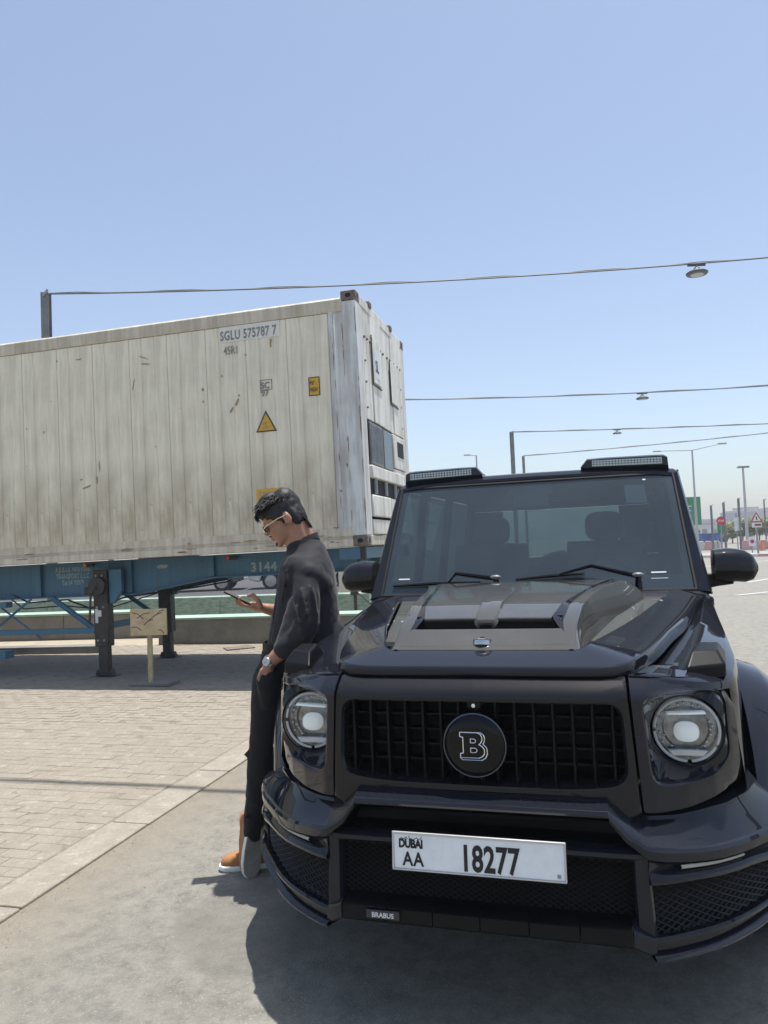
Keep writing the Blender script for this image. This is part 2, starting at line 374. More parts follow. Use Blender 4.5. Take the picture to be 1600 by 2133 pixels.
m = MB().prism([(.0, .205), (.004, .195), (-.004, .12), (.012, .105), (.012, .085), (-.012, .075), (-.012, .0), (.0, -.006), (.14, -.006), (.14, .205)], -CL+.16, -.165, 'x'); m.build('bottom_rail', M_CRAIL, cont, bevel=.003)
m = MB().prism([(CW, .205), (CW, .0), (CW-.14, .0), (CW-.14, .205)], -CL+.16, -.165, 'x'); m.build('bottom_rail', M_CRAIL, cont, bevel=.003)
# roof sheet, shallow ribs
m = MB(); rows = []
for i in range(160):
    x = -.17-i*(CL-.34)/159; zz = 2.80+(.012 if i % 4 in (1, 2) else 0); rows.append([(x, .03, 2.815), (x, .07, zz), (x, CW/2, zz+.01), (x, CW-.07, zz), (x, CW-.03, 2.828)])
m.grid(rows); m.build('roof_sheet', M_ROOFC, cont, smooth=25)
# corner posts at the machinery end and door end, castings
for xx, nm in ((0, 'corner_post'), (-CL, 'corner_post')):
    s = 1 if xx == 0 else -1
    for yy in (0, CW):
        t = 1 if yy == 0 else -1
        m = MB()
        y_ = lambda v: yy+t*v
        x_ = lambda v: xx-s*v
        m.prism([(x_(0), y_(0)), (x_(.17), y_(0)), (x_(.17), y_(.012)), (x_(.185), y_(.02)), (x_(.265), y_(.010)), (x_(.272), y_(-.002)), (x_(.335), y_(.0)), (x_(.335), y_(.03)), (x_(.10), y_(.05)), (x_(.10), y_(.16)), (x_(0), y_(.16))], .12, 2.776, 'z')
        m.build('corner_post', M_CPOST, cont, smooth=20, bevel=.004)
        for z0 in (0, CH-.118):
            c = MB(); x0, x1 = sorted((x_(-.004), x_(.174))); y0, y1 = sorted((y_(-.005), y_(.157))); c.box((x0, y0, z0), (x1, y1, z0+.118))
            cc = c.build('corner_casting', M_CAST, cont, bevel=.012, seg=3)
            h = MB(); cx = (x0+x1)/2
            yf = y_(-.0065)
            poly = [(cx+.034*math.cos(a)*1.0, z0+.059+.026*math.sin(a)) for a in [k*math.pi/8 for k in range(16)]]
            h.prism(poly, yf, y_(.0), 'y'); h.build('casting_hole', M_DARK, cc, smooth=0)
            xf = x_(-.0055)
            h = MB().prism([((y0+y1)/2+.024*math.cos(k*math.pi/8), z0+.059+.03*math.sin(k*math.pi/8)) for k in range(16)], xf, x_(0), 'x'); h.build('casting_hole', M_DARK, cc, smooth=0)
# reefer end (x = 0 plane, faces right)
E_ = MB
E_().box((-.10, .16, .60), (-.035, CW-.16, 2.775)).build('machinery_frame', M_DARK, cont, smooth=0)
E_().box((-.10, .16, .12), (-.004, .26, 2.775)).build('frame_upright', M_CEND, cont, bevel=.008)
E_().box((-.10, CW-.26, .12), (-.004, CW-.16, 2.775)).build('frame_upright', M_CEND, cont, bevel=.008)
E_().box((-.10, .16, 2.775), (.0, CW-.16, 2.89)).build('header_rail', M_CEND, cont, bevel=.01)
E_().box((-.10, .16, .0), (.0, CW-.16, .12)).build('sill_rail', M_CRAIL, cont, bevel=.01)
for y0, y1 in ((.264, .60), (.604, 1.10), (1.104, 1.62), (1.624, 2.174)):
    E_().box((-.035, y0, 1.47), (-.006 + (.012 if y0 in (.604, 1.624) else 0), y1, 2.770)).build('upper_cover_panel', M_CEND, cont, bevel=.008)
for yc, z0 in ((.62, 1.95), (1.52, 1.86)):   # raised hatch outlines
    o = E_().box((.008, yc-.02, z0), (.022, yc+.36, z0+.56)).build('fan_hatch', M_CEND, cont, bevel=.03, seg=3)
    t = MB()
    for (a, b, c, d) in ((yc-.035, yc-.02, z0-.015, z0+.575), (yc-.035, yc+.375, z0-.03, z0-.015)): t.box((.006, a, c), (.018, b, d))
    t.build('hatch_gasket', M_BLK, o, smooth=0)
bl = MB()
for y_ in (.3, .42, .56, .70, .86, 1.02, 1.18, 1.4, 1.58, 1.76, 1.95, 2.12): bl.cyl((-.006, y_, 2.43), (.016, y_, 2.43), .017, n=8)
for z_ in (1.6, 1.9, 2.15): bl.cyl((-.006, .3, z_), (.012, .3, z_), .014, n=8); bl.cyl((-.006, 2.12, z_), (.012, 2.12, z_), .014, n=8)
bl.build('bolt', M_CAST, cont)
for yc in (.6, 1.66):
    E_().box((-.06, yc-.05, 2.85), (.02, yc+.07, 2.935)).build('lifting_lug', M_CAST, cont, bevel=.02, seg=3)
# condenser opening, control box
E_().box((-.035, .30, .93), (-.025, 1.62, 1.46)).build('condenser_recess', M_DARK, cont, smooth=0)
o = E_().box((-.02, .34, .95), (.012, .92, 1.44)).build('condenser_grille', M_GREYP, cont, bevel=.01)
mm = MB(); 
for k in range(14): mm.box((.012, .37+k*.038, .98), (.017, .384+k*.038, 1.41))
mm.build('grille_bar', M_STEEL, o, smooth=0)
E_().box((-.02, .98, .95), (.006, 1.42, 1.44)).build('service_door', mat('grey_glass_door', (.10, .13, .15), .25), cont, bevel=.01)
o = E_().box((-.02, 1.46, 1.0), (.02, 2.15, 1.44)).build('control_box', M_CEND, cont, bevel=.012)
E_().box((.02, 1.66, 1.16), (.026, 2.0, 1.36)).build('display_window', M_DARK, o, smooth=0)
E_().box((-.02, 1.46, .88), (.004, 2.15, .99)).build('lower_trim', M_CEND, cont, bevel=.01)
E_().box((-.03, .27, .78), (.035, 2.16, .925)).build('step_ledge', M_CEND, cont, bevel=.01)
E_().box((-.035, .27, .59), (-.02, 2.16, .775)).build('lower_void', M_DARK, cont, smooth=0)
for y0 in (.5, 1.0, 1.5): E_().cyl((-.01, y0, .6), (-.01, y0, .78), .03, n=10).build('pipe', M_STEEL, cont)
E_().box((-.03, .28, .33), (.02, 1.15, .585)).build('compressor_cover', M_CEND, cont, bevel=.015)
E_().box((-.03, 1.2, .33), (.01, 2.1, .585)).build('cable_tray', M_CEND, cont, bevel=.015)
E_().box((-.03, .28, .125), (.01, 2.1, .30)).build('lower_cover', M_CEND, cont, bevel=.015)
# sticker with letters on the end
o = E_().box((.0225, .66, 2.02), (.0235, .90, 2.36)).build('white_sticker', M_WHITEST, cont, smooth=0)
text('sticker_letters', 'SL', .20, M_BLK, o, (.0242, .69, 2.10), (R(90), 0, R(90)), sx=.8, bold=.006)
# door end (far left)
E_().box((-CL, .18, .14), (-CL+.06, CW-.18, 2.76)).build('rear_door', M_CONT, cont, bevel=.01)
# writing and stickers on the side
YS = .0035
def stext(name, s, x, z, h, m=M_FADE, sx=.8, bold=.0, par=cont, space=1.0, y=None, line=1.0):
    return text(name, s, h, m, par, (x, YS-.003 if y is None else y, z), RX, sx=sx, bold=bold, space=space, line=line)
bgp = MB(); 
for k, x0 in enumerate([-1.685+.0]): bgp.box((x0, .0035, 2.475), (x0+.76, .006, 2.66))
bgp = bgp.build('number_backing', mat('pale_patch', (.80, .79, .72), .6, col2=(.70, .68, .60), vscale=9), cont, smooth=0)
stext('container_number', 'SGLU 575787 7', -1.675, 2.50, .155, M_FADE, .66, .004, space=1.08)
stext('size_code', '45R1', -1.64, 2.33, .135, M_FADE, .68, .001)
stext('faded_digit', '?', -1.06, 2.36, .13, mat('rusty_print', (.34, .24, .12), .8), .8, .005)
stext('mass_mark', 'SC\n97', -1.19, 1.88, .105, M_FADE, .9, .003, line=.85)
fr = MB()
for a, b, c, d in ((-1.20, -1.05, 1.975, 1.983), (-1.20, -1.05, 1.86, 1.868), (-1.20, -1.192, 1.868, 1.975), (-1.058, -1.05, 1.868, 1.975)): fr.box((a, .0025, c), (b, .004, d))
fr.build('mark_frame', M_FADE, cont, smooth=0)
def tri(x0, x1, z0, z1, y): return [(x0, z0), (x1, z0), ((x0+x1)/2, z1)]
MB().prism(tri(-1.275, -1.015, 1.375, 1.625, 0), .0045, .007, 'y').build('warning_triangle', M_BLK, cont, smooth=0)
o = MB().prism(tri(-1.248, -1.042, 1.39, 1.592, 0), .003, .0048, 'y').build('triangle_face', M_YEL, cont, smooth=0)
stext('triangle_print', "9'6\"\n2.9m", -1.19, 1.455, .05, M_FADE, .8, y=.002, line=.8)
o = MB().box((-.60, .0035, 1.74), (-.475, .006, 1.945)).build('small_yellow_sticker', M_YEL, cont, smooth=0)
stext('sticker_print', '9\'6"\nHIGH', -.592, 1.86, .062, M_BLK, .62, .002, y=.0028, line=1.2)
fr = MB()
for a, b, c, d in ((-.605, -.47, 1.94, 1.95), (-.605, -.47, 1.735, 1.745), (-.605, -.595, 1.745, 1.94), (-.48, -.47, 1.745, 1.94)): fr.box((a, .002, c), (b, .0034, d))
fr.build('sticker_border', M_BLK, cont, smooth=0)
MB().box((-1.305, .0035, .44), (-.965, .006, .715)).build('caution_sticker', M_YEL, cont, smooth=0)
stext('caution_print', 'CAUTION', -1.27, .63, .07, M_FADE, .85, .0015, y=.0028)
stext('caution_print', 'HIGH VOLTAGE\nUNPLUG FIRST', -1.27, .54, .05, M_FADE, .7, .0, y=.0028)
# scrapes and rust spots with a shape of their own
sc = MB(); rs = random.Random(5)
def blob(m, x, z, w, h, rot=0, y=.0035):
    n = 9; pts = []
    for k in range(n):
        a = 2*math.pi*k/n; rr = rs.uniform(.65, 1.15); px, pz = math.cos(a)*w*rr, math.sin(a)*h*rr
        pts.append((x+px*math.cos(rot)-pz*math.sin(rot), z+px*math.sin(rot)+pz*math.cos(rot)))
    m.prism(pts, y, y+.004, 'y')
blob(sc, -1.50, 1.75, .014, .05, -.5); blob(sc, -1.57, 1.67, .014, .05, -.5); blob(sc, -1.47, 1.83, .012, .016)
blob(sc, -1.93, 1.95, .014, .02); blob(sc, -1.93, 1.80, .01, .018)
blob(sc, -3.36, 1.15, .007, .07); blob(sc, -3.40, .98, .012, .05); blob(sc, -3.62, 1.0, .02, .012); blob(sc, -3.55, .90, .06, .012, .3)
blob(sc, -2.70, 2.42, .07, .007, -.4); blob(sc, -2.68, 2.34, .08, .009, -.15); blob(sc, -2.85, 2.1, .006, .08, -.2); blob(sc, -3.6, 2.5, .05, .007, .1)
for k in range(14): blob(sc, rs.uniform(-6, -.5), rs.uniform(.3, 2.6), rs.uniform(.003, .009), rs.uniform(.004, .02), rs.uniform(-1, 1))
sc.build('rust_scrape', mat('rust_scrape', (.44, .35, .24), .9, col2=(.24, .17, .11), vscale=40), cont, smooth=0)['kind'] = 'stuff'
ru = MB()
for k in range(34):
    blob(ru, rs.choice([-1.5, -2.6, -.9, -4.9, -.5])+rs.uniform(-.7, .7), rs.choice([.05, .115, .20])+rs.uniform(-.02, .02), rs.uniform(.015, .10), rs.uniform(.003, .009), 0, -.0148)
for k in range(40):
    blob(ru, rs.choice([-.008, -.168, -.172, -.284])+rs.uniform(-.006, .006), rs.uniform(.15, 2.75), rs.uniform(.002, .0045), rs.uniform(.015, .11), 0, -.0065)
ru.build('rust_patch', mat('rail_rust', (.20, .10, .055), .9, col2=(.33, .22, .13), vscale=30), cont, smooth=0)['kind'] = 'stuff'

# ------------------------------------------------------------------ trailer chassis
tr = thing('trailer_chassis', 'blue skeletal trailer with black landing legs carrying the container', 'trailer', (-.1938, 8.4182, 1.5359), (0, R(-.653), R(-14.037)))
GZ = -1.494
for yy in (.6, 1.84):
    web = [(-12.0, -.03), (-.25, -.03), (-.25, -.28), (-2.2, -.29), (-3.25, -.455), (-12.0, -.455)]
    b = MB().prism(web, yy-.008, yy+.008, 'y')
    bo = b.build('main_beam', M_BLUE, tr, smooth=0)
    f = MB()
    lo = web[2:]
    for (p, q) in zip(lo[:-1], lo[1:]):
        d = Vector((q[0]-p[0], 0, q[1]-p[1])); n_ = Vector((-d.z, 0, d.x)).normalized()*.014
        if n_.z > 0: n_ = -n_
        f.add([(p[0], yy-.07, p[1]), (q[0], yy-.07, q[1]), (q[0], yy+.07, q[1]), (p[0], yy+.07, p[1])]+[(p[0]+n_.x, yy-.07, p[1]+n_.z), (q[0]+n_.x, yy-.07, q[1]+n_.z), (q[0]+n_.x, yy+.07, q[1]+n_.z), (p[0]+n_.x, yy+.07, p[1]+n_.z)], [(0,1,2,3),(4,5,6,7),(0,1,5,4),(1,2,6,5),(2,3,7,6),(3,0,4,7)])
    f.box((-12, yy-.07, -.03), (-.2, yy+.07, -.014)); f.build('beam_flange', M_BLUE, bo, smooth=0, bevel=.003)
    for xx in (-6.6, -5.6, -4.72, -3.36, -2.2, -1.1): MB().box((xx-.045, yy-.065, (-.44 if xx < -3 else -.275)), (xx+.045, yy-.009, -.031)).build('web_stiffener', M_BLUE, tr, bevel=.003)
for xx in (-.5, -2.2, -3.7, -5.5, -7.5, -9.5, -11.5): MB().box((xx-.05, .61, -.20), (xx+.05, 1.83, -.06)).build('cross_member', M_BLUE, tr, bevel=.004)
MB().box((-.35, .03, -.15), (-.1, 2.41, -.012)).build('front_bolster', M_BLUE, tr, bevel=.008)
MB().box((-12.1, .03, -.25), (-11.8, 2.41, -.012)).build('rear_bolster', M_BLUE, tr, bevel=.008)
for yy in (.09, 2.35): MB().cyl((-.09, yy, -.16), (-.09, yy, -.012), .045, n=12).build('twist_lock', M_BLACKST, tr)
MB().cyl((-.15, .12, -.27), (-.15, .12, -.15), .018, n=8).build('lock_handle', M_BLACKST, tr)
# landing legs
for yy, lab in ((.44, None), (1.98, None)):
    s = 1 if yy < 1 else -1
    leg = MB().box((-3.77, yy-.065, -1.1), (-3.57, yy+.065, -.13)).build('landing_leg', M_BLACKST, tr, bevel=.008)
    MB().box((-3.735, yy-.05, GZ+.06), (-3.605, yy+.05, -1.06)).build('inner_leg', M_BLACKST, leg, bevel=.006)
    MB().prism([(-3.80, GZ+.03), (-3.77, GZ+.10), (-3.57, GZ+.10), (-3.54, GZ+.03)], yy-.04, yy+.04, 'y').build('foot_bracket', M_BLACKST, leg, bevel=.004)
    MB().box((-3.83, yy-.11, GZ), (-3.51, yy+.11, GZ+.022)).build('foot_plate', M_BLACKST, leg, bevel=.005)
    gb = MB().cyl((-3.69, yy-.115*s, -.33), (-3.69, yy-.065*s, -.33), .12, n=20); gb.box((-3.87, min(yy-.11*s, yy-.066*s), -.44), (-3.70, max(yy-.11*s, yy-.066*s), -.34)); gb.build('gear_box', M_BLACKST, leg, bevel=.006)
    MB().prism([(-3.56, -.13), (-3.38, -.13), (-3.38, -.40), (-3.50, -.56), (-3.56, -.56)], yy-.03, yy+.03, 'y').build('leg_gusset', M_BLUE, tr, bevel=.003)
    yb = (.6 if s > 0 else 1.84)
    MB().box((-3.60, min(yy+s*.067, yb), -.42), (-3.5, max(yy+s*.067, yb), -.16)).build('leg_bracket', M_BLUE, tr, bevel=.003)
    MB().tube([(-4.42, yy, -.47), (-3.78, yy, -.90)], .035, 6).build('diagonal_brace', M_BLUE, tr)
MB().box((-3.78, .38, -.90), (-3.70, 2.04, -.82)).build('leg_cross_tube', M_BLUE, tr, bevel=.004)
st = MB(); 
st.box((-3.75, .3735, -.80), (-3.71, .3745, -.62)); st.box((-3.73, .373, -.72), (-3.66, .374, -.64)); st.build('torn_label', M_WHITEST, tr, smooth=0)
# side guard frame left of the legs
MB().box((-9.0, .40, -.93), (-3.79, .45, -.86)).build('side_guard_rail', M_BLUE, tr, bevel=.004)
MB().box((-9.0, .30, -.56), (-5.02, .42, -.49)).build('side_guard_rail', M_BLUE, tr, bevel=.004)
MB().box((-9.0, .26, -1.22), (-5.02, .42, -1.12)).build('side_guard_rail', M_BLUE, tr, bevel=.004)
MB().tube([(-5.2, .40, -.55), (-4.62, .44, -.98)], .012, 6).build('thin_brace', M_BLUE, tr)
MB().tube([(-4.75, .44, -.47), (-5.75, .40, -1.15)], .016, 6).build('thin_brace', M_BLUE, tr)
for xx, mt in ((-3.95, M_AMB), (-1.93, M_RED)):
    o = MB().box((xx-.02, .50, -.085), (xx+.10, .535, -.045)).build('lamp_bracket', M_BLACKST, tr, bevel=.003)
    MB().cyl((xx, .47, -.06), (xx, .50, -.06), .028, n=12).build('marker_lamp', mt, o)
MB().prism([(-2.98, -.125), (-2.93, -.10), (-2.84, -.10), (-2.81, -.12), (-2.85, -.15), (-2.95, -.15)], .586, .5918, 'y').build('peeled_patch', M_PRINTW, tr, smooth=0)
text('owner_lettering', 'A.JUDUL WAHAAB\nTRANSPORT L.L.C\nTel 04 70979', .092, M_PRINTW, tr, (-4.22, .5905, -.135), RX, align='CENTER', sx=.68, bold=.002, line=.95)
text('fleet_number', '3144', .155, M_PRINTW, tr, (-1.68, .5905, -.245), RX, sx=1.0, bold=.006, space=1.15)
# bogie
wh = MB().lathe((0, 0, 0), (0, 1, 0), [(.0, .28), (.28, .28), (.29, .24), (.46, .28), (.50, .22), (.50, .06), (.46, .0), (.29, .03), (.27, .08), (.12, .08), (.10, .02), (0, .02)], 28)
w0 = wh.build('wheel', M_TYRE, tr); w0.location = (-9.2, .25, GZ+.5)
for xx in (-9.2, -10.5):
    for yy in (.25, 1.90):
        if (xx, yy) != (-9.2, .25): inst(w0, 'wheel', (xx, yy, GZ+.5+.015*(xx+9.2)*-0), tr)
    MB().cyl((xx, .4, GZ+.5), (xx, 2.0, GZ+.5), .07, n=12).build('axle', M_BLACKST, tr)

# ------------------------------------------------------------------ board on a stand in front of the landing leg
sg = thing('board_stand', 'blank cream board on a post with a square concrete foot before the landing leg', 'sign', (-2.79, 8.86, 0), (0, 0, R(-6)))
b_ = MB().box((-.215, -.03, .60), (.225, -.008, .905)).build('board', M_CREAM, sg, bevel=.004)
sc = MB()
for (x0, z0, x1, z1) in ((-.19, .87, -.05, .79), (-.13, .80, .02, .86), (.0, .76, .17, .86), (-.2, .70, -.08, .66), (.10, .83, .2, .89), (-.05, .72, .06, .78), (.12, .66, .19, .62)):
    sc.tube([(x0, -.031, z0), ((x0+x1)/2, -.031, (z0+z1)/2+.02), (x1, -.031, z1)], .005, 4)
sc.build('scratch', M_SCRATCH, b_, smooth=0)
MB().box((-.028, -.008, .03), (.028, .028, .88)).build('post', mat('weathered_wood_post', (.52, .44, .27), .85, col2=(.3, .24, .14), vscale=20, vstretch=(3, 3, .5)), sg, bevel=.004)
MB().prism([(-.27, -.02), (.26, -.10), (.29, .17), (-.22, .24)], .0155, .058, 'z').build('foot_slab', M_CONCD, sg, bevel=.01)

# ------------------------------------------------------------------ low walls, planters and kerb behind the trailer
def wallthing(name, label, cat, p0, p1, th, z0, z1, mt, cap=None, capm=None, bevel=.01, block=None, blockm=None, group=None):
    p0 = Vector((*p0, 0)); p1 = Vector((*p1, 0)); d = p1-p0; L = d.length; a = math.atan2(d.y, d.x)
    t = thing(name, label, cat, p0, (0, 0, a), group)
    n = max(1, round(L/2.2))
    for k in range(n): MB().box((k*L/n+.004, 0, z0), ((k+1)*L/n-.004, th, z1)).build('wall_block', mt, t, bevel=bevel)
    if cap:
        for k in range(n): MB().box((k*L/n+.002, -.02, z1), ((k+1)*L/n-.002, th+.02, z1+cap)).build('coping', capm, t, bevel=.006)
    return t
wallthing('low_wall', 'low grey concrete wall with mint green coping behind the trailer', 'wall', (-3.9, 12.85), (1.4, 11.9), .5, 0, .42, M_CONCD, .035, M_GRN1)
wallthing('low_wall', 'low concrete wall with pale green top at the far left behind the trailer', 'wall', (-14, 15.6), (-4.15, 14.0), .5, 0, .46, M_CONCD, .04, M_GRN1)
wallthing('green_barrier', 'worn green concrete barrier behind the low wall', 'barrier', (-14, 18.6), (-1.6, 16.2), .4, 0, .56, M_GRN2)
wallthing('green_barrier', 'short green block beside the cream kiosk wall', 'barrier', (-1.2, 15.2), (-.35, 15.0), .4, 0, .60, M_GRN2)
wallthing('kerb_wall', 'rough low kerb under the trailer at far left', 'kerb', (-12, 13.3), (-4.6, 12.05), .25, 0, .13, M_CONCD)
sb = MB().add([(-16, 13.6, .004), (-4.4, 12.0, .004), (1.6, 11.2, .004), (1.8, 12.3, .004), (-4.2, 14.2, .004), (-16, 16.5, .004)], [(0, 1, 2, 3, 4, 5)]).build('sandy_verge', mat('pale_sand', (.40, .345, .26), .95, var=.25, vscale=4, bump=.006, bscale=30), smooth=0)
tag(sb, kind='structure')
cw = thing('cream_kiosk', 'small cream rendered kiosk past the green blocks', 'building', (-1.12, 17.6, 0), (0, 0, R(-8)))
MB().box((0, 0, 0), (3.4, 2.5, .98)).build('plinth_wall', M_CREAMW, cw, bevel=.02)
MB().box((0, .02, .985), (3.4, 2.5, 2.6)).build('wall', M_CREAMW, cw, bevel=.02)
MB().box((-.1, -.1, 2.605), (3.5, 2.6, 2.72)).build('roof', M_CONC, cw, bevel=.02)
MB().box((.5, .0, 1.3), (1.5, .018, 2.1)).build('window', M_DARK, cw, bevel=.004)
va = thing('valve_post', 'dark pipe post standing by the short green block', 'post', (-.62, 14.6, 0))
MB().cyl((0, 0, 0), (0, 0, .62), .035, n=10).build('post', M_BLACKST, va); MB().box((-.09, -.05, .60), (.06, .05, .68)).build('valve_head', M_BLACKST, va, bevel=.01)
MB().tube([(.05, 0, .64), (.2, 0, .5), (.42, 0, .28), (.6, 0, .0)], .012, 5).build('hose', M_BLACKST, va)

# ------------------------------------------------------------------ parked cars far behind the trailer
def far_car(label, loc, rot, paint, suv=True):
    t = thing('parked_car', label, 'car', loc, (0, 0, rot), 'cars parked behind the trailer')
    L = 4.6; prof = [(-2.3, .35), (-2.32, .75), (-2.25, 1.0), (-1.95, 1.08), (-1.7, 1.62), (.35, 1.66), (1.0, 1.12), (2.1, .98), (2.3, .8), (2.32, .40), (1.95, .30)]
    for cx in (1.45, -1.42):
        prof += [(cx+.40*math.cos(a), .33+.40*math.sin(a)) for a in [k*math.pi/8 for k in range(9)]]
    prof.append((-1.95, .28))
    b = MB().prism(prof, -.9, .9, 'y').build('body', paint, t, bevel=.05, seg=3)
    MB().prism([(-1.62, 1.12), (-1.5, 1.55), (.25, 1.58), (.8, 1.14)], -.915, -.895, 'y').build('side_window', M_DARK, t, smooth=0)
    MB().box((2.29, -.6, .55), (2.335, .6, .78)).build('grille', M_DARK, t, smooth=0)
    for s in (-1, 1): MB().box((2.2, s*.72-.14, .76), (2.325, s*.72+.14, .9)).build('headlight', M_WHITEST, t, bevel=.02)
    for cx in (1.45, -1.42):
        for s in (-1, 1):
            w = MB().lathe((cx, s*.72, .33), (0, s, 0), [(0, .0), (.33, .0), (.335, .05), (.335, .14), (.31, .17), (.23, .165)], 24).build('wheel', M_TYRE, t)
            r = MB().lathe((cx, s*.72, .33), (0, s, 0), [(.235, .165), (.22, .12), (.05, .13), (0, .15)], 24)
            for k in range(5):
                a = k*2*math.pi/5; q = Matrix.Rotation(a, 4, 'Y'); r.box((.04, s*.70+s*.15-.012+s*.01, -.03), (.225, s*.70+s*.15+.012+s*.01, .03), M=Matrix.Translation((cx, 0, .33)) @ q)
            r.build('rim', M_RIM, w)
    return t
far_car('dark grey car parked behind the trailer, its wheels seen beneath the beam', (-8.0, 30.8, 0), R(2), mat('dark_car_paint', (.02, .022, .026), .25, coat=1))
far_car('silver car parked behind the trailer beside the dark one', (-3.1, 30.6, 0), R(180), mat('silver_car_paint', (.55, .56, .58), .3, metal=.6, coat=1))
c = MB().add([(-30, 27, .004), (8, 25, .004), (8, 45, .004), (-30, 47, .004)], [(0, 1, 2, 3)]).build('parking_tarmac', mat('dark_tarmac', (.07, .07, .072), .9, var=.3, vscale=2, bump=.004, bscale=120), smooth=0); tag(c, kind='structure')

# ------------------------------------------------------------------ cable poles, cables and hanging lamps
M_CABLE = mat('dark_cable', (.06, .065, .07), .6)
M_LAMP = mat('lamp_housing_grey', (.10, .11, .115), .45, metal=.3)
def cable(label, p0, p1, sag, lamp=None, r=.022, group='cables strung across the yard', lscale=1.0, llabel=''):
    p0 = Vector(p0); p1 = Vector(p1); t = thing('overhead_cable', label, 'cable', p0, group=group)
    pts = []
    for k in range(41):
        s = k/40; p = p0.lerp(p1, s)-p0; p.z -= sag*4*s*(1-s); pts.append(p)
    MB().tube(pts, r, 5).build('wire', M_CABLE, t)
    tw = MB().tube([p+Vector((0, .03, .03+.02*math.sin(i*1.7))) for i, p in enumerate(pts)], r*.6, 4).build('tied_wire', M_CABLE, t)
    if lamp:
        s = lamp; p = p0.lerp(p1, s); p.z -= sag*4*s*(1-s)
        l = thing('hanging_lamp', llabel, 'lamp', p, group='lamps hanging from the cables')
        MB().box((-.22, -.02, -.06), (.22, .02, -.0)).build('hanger', M_CABLE, l)
        MB().lathe((0, 0, -.36), (0, 0, 1), [(0, .26), (.06, .26), (.09, .21), (.20, .17), (.26, .13), (.262, .11), (.24, .085), (.16, .075), (0, .075)], 28).build('housing', M_LAMP, l)
        MB().lathe((0, 0, -.292), (0, 0, 1), [(0, 0), (.15, .0), (.16, .01), (0, .012)], 24).build('diffuser', mat('lamp_diffuser', (.5, .5, .48), .4), l)
        MB().cyl((0, 0, -.11), (0, 0, 0), .03, n=8).build('stem', M_LAMP, l)
H = 8.05
def pole(x, y, h, label, w=.17, name='steel_pole', group='steel cable poles in the yard'):
    t = thing(name, label, 'pole', (x, y, 0), group=group)
    m = MB(); m.box((-w/2, -w/2, 0), (w/2, -w/2+.02, h)); m.box((-w/2, w/2-.02, 0), (w/2, w/2, h)); m.box((-.012, -w/2+.02, 0), (.012, w/2-.02, h)); m.build('shaft', M_GREYP, t, smooth=0)
    MB().box((-.2, -.2, 0), (.2, .2, .03)).build('base_plate', M_GREYP, t, smooth=0)
    MB().cyl((-.03, -.12, h-.1), (.1, -.12, h+.05), .03, n=8).build('cable_clamp', M_STEEL, t)
    return t
pole(-8.15, 18.5, 8.12, 'grey steel pole rising behind the container roof at left', .19)
pole(-11.6, 32.0, 8.3, 'steel pole hidden behind the container', .17)
pole(7.9, 45.5, 8.04, 'taller grey pole behind the car roof', .22)
pole(11.07, 59, 8.05, 'shorter farther pole behind the car roof', .18)
cable('nearest overhead cable crossing above the container', (-8.1, 18.5, 8.10), (20.0, 18.5, 8.95), .42, .573, .02, llabel='nearest and largest hanging lamp at upper right')
cable('second overhead cable, ending behind the container', (-11.6, 32.0, 8.3), (30.0, 32.0, 8.2), .70, .548, .024, llabel='second hanging lamp, above the car roof')
cable('third overhead cable, from the taller pole behind the car', (7.9, 45.5, 8.03), (42, 45.5, 8.1), .18, .187, .028, llabel='third hanging lamp, small, right of the taller pole')
cable('fourth and farthest overhead cable', (11.1, 59.0, 8.05), (52, 59, 10.9), .35, None, .03)
cable('overhead cable above the paving whose shadow crosses it', (-9.0, 7.77, 8.0), (9.0, 3.3, 8.0), .0, None, .022)
pole(-9.05, 7.8, 8.1, 'steel pole at the far left end of the near cable', .19); pole(9.1, 3.27, 8.1, 'steel pole at the right end of the near cable', .19)

# ------------------------------------------------------------------ far right: masts, signs, skip, trees, barriers, buildings
M_MAST = mat('pale_mast_paint', (.42, .44, .46), .5)
t = thing('lamp_mast', 'tall mast with two long raking arms above the green board', 'street lamp', (24.7, 60, 0), group=None)
MB().cyl((0, 0, 0), (0, 0, 8.08), .11, .06, 10).build('shaft', M_MAST, t)
MB().tube([(0, 0, 8.05), (-2.0, 0, 8.08), (-2.9, 0, 8.08)], [.05, .04, .03], 6).build('arm', M_MAST, t); MB().tube([(0, 0, 8.05), (2.5, 0, 8.5)], [.05, .035], 6).build('arm', M_MAST, t)
MB().box((2.1, -.12, 8.42), (2.75, .12, 8.55)).build('lamp_head', M_MAST, t, bevel=.02); MB().box((-3.1, -.12, 8.02), (-2.5, .12, 8.13)).build('lamp_head', M_MAST, t, bevel=.02)
t = thing('floodlight_mast', 'tall mast with a flat crown of floodlights at far right', 'street lamp', (38.2, 80, 0))
MB().cyl((0, 0, 0), (0, 0, 8.15), .17, .10, 10).build('shaft', M_MAST, t); MB().box((-.62, -.15, 8.12), (.62, .15, 8.22)).build('crossbar', M_GREYP, t, bevel=.02)
for k in range(4): MB().box((-.58+k*.31, -.3, 8.10), (-.36+k*.31, -.05, 8.30)).build('floodlight', M_GREYP, t, bevel=.02)
t = thing('street_lamp', 'short-armed street lamp behind the middle of the car roof', 'street lamp', (8.78, 70, 0))
MB().cyl((0, 0, 0), (0, 0, 9.5), .12, .07, 10).build('shaft', M_MAST, t); MB().tube([(0, 0, 9.5), (-.9, 0, 9.56)], .06, 6).build('arm', M_MAST, t); MB().box((-1.15, -.12, 9.5), (-.55, .12, 9.63)).build('lamp_head', M_MAST, t, bevel=.02)
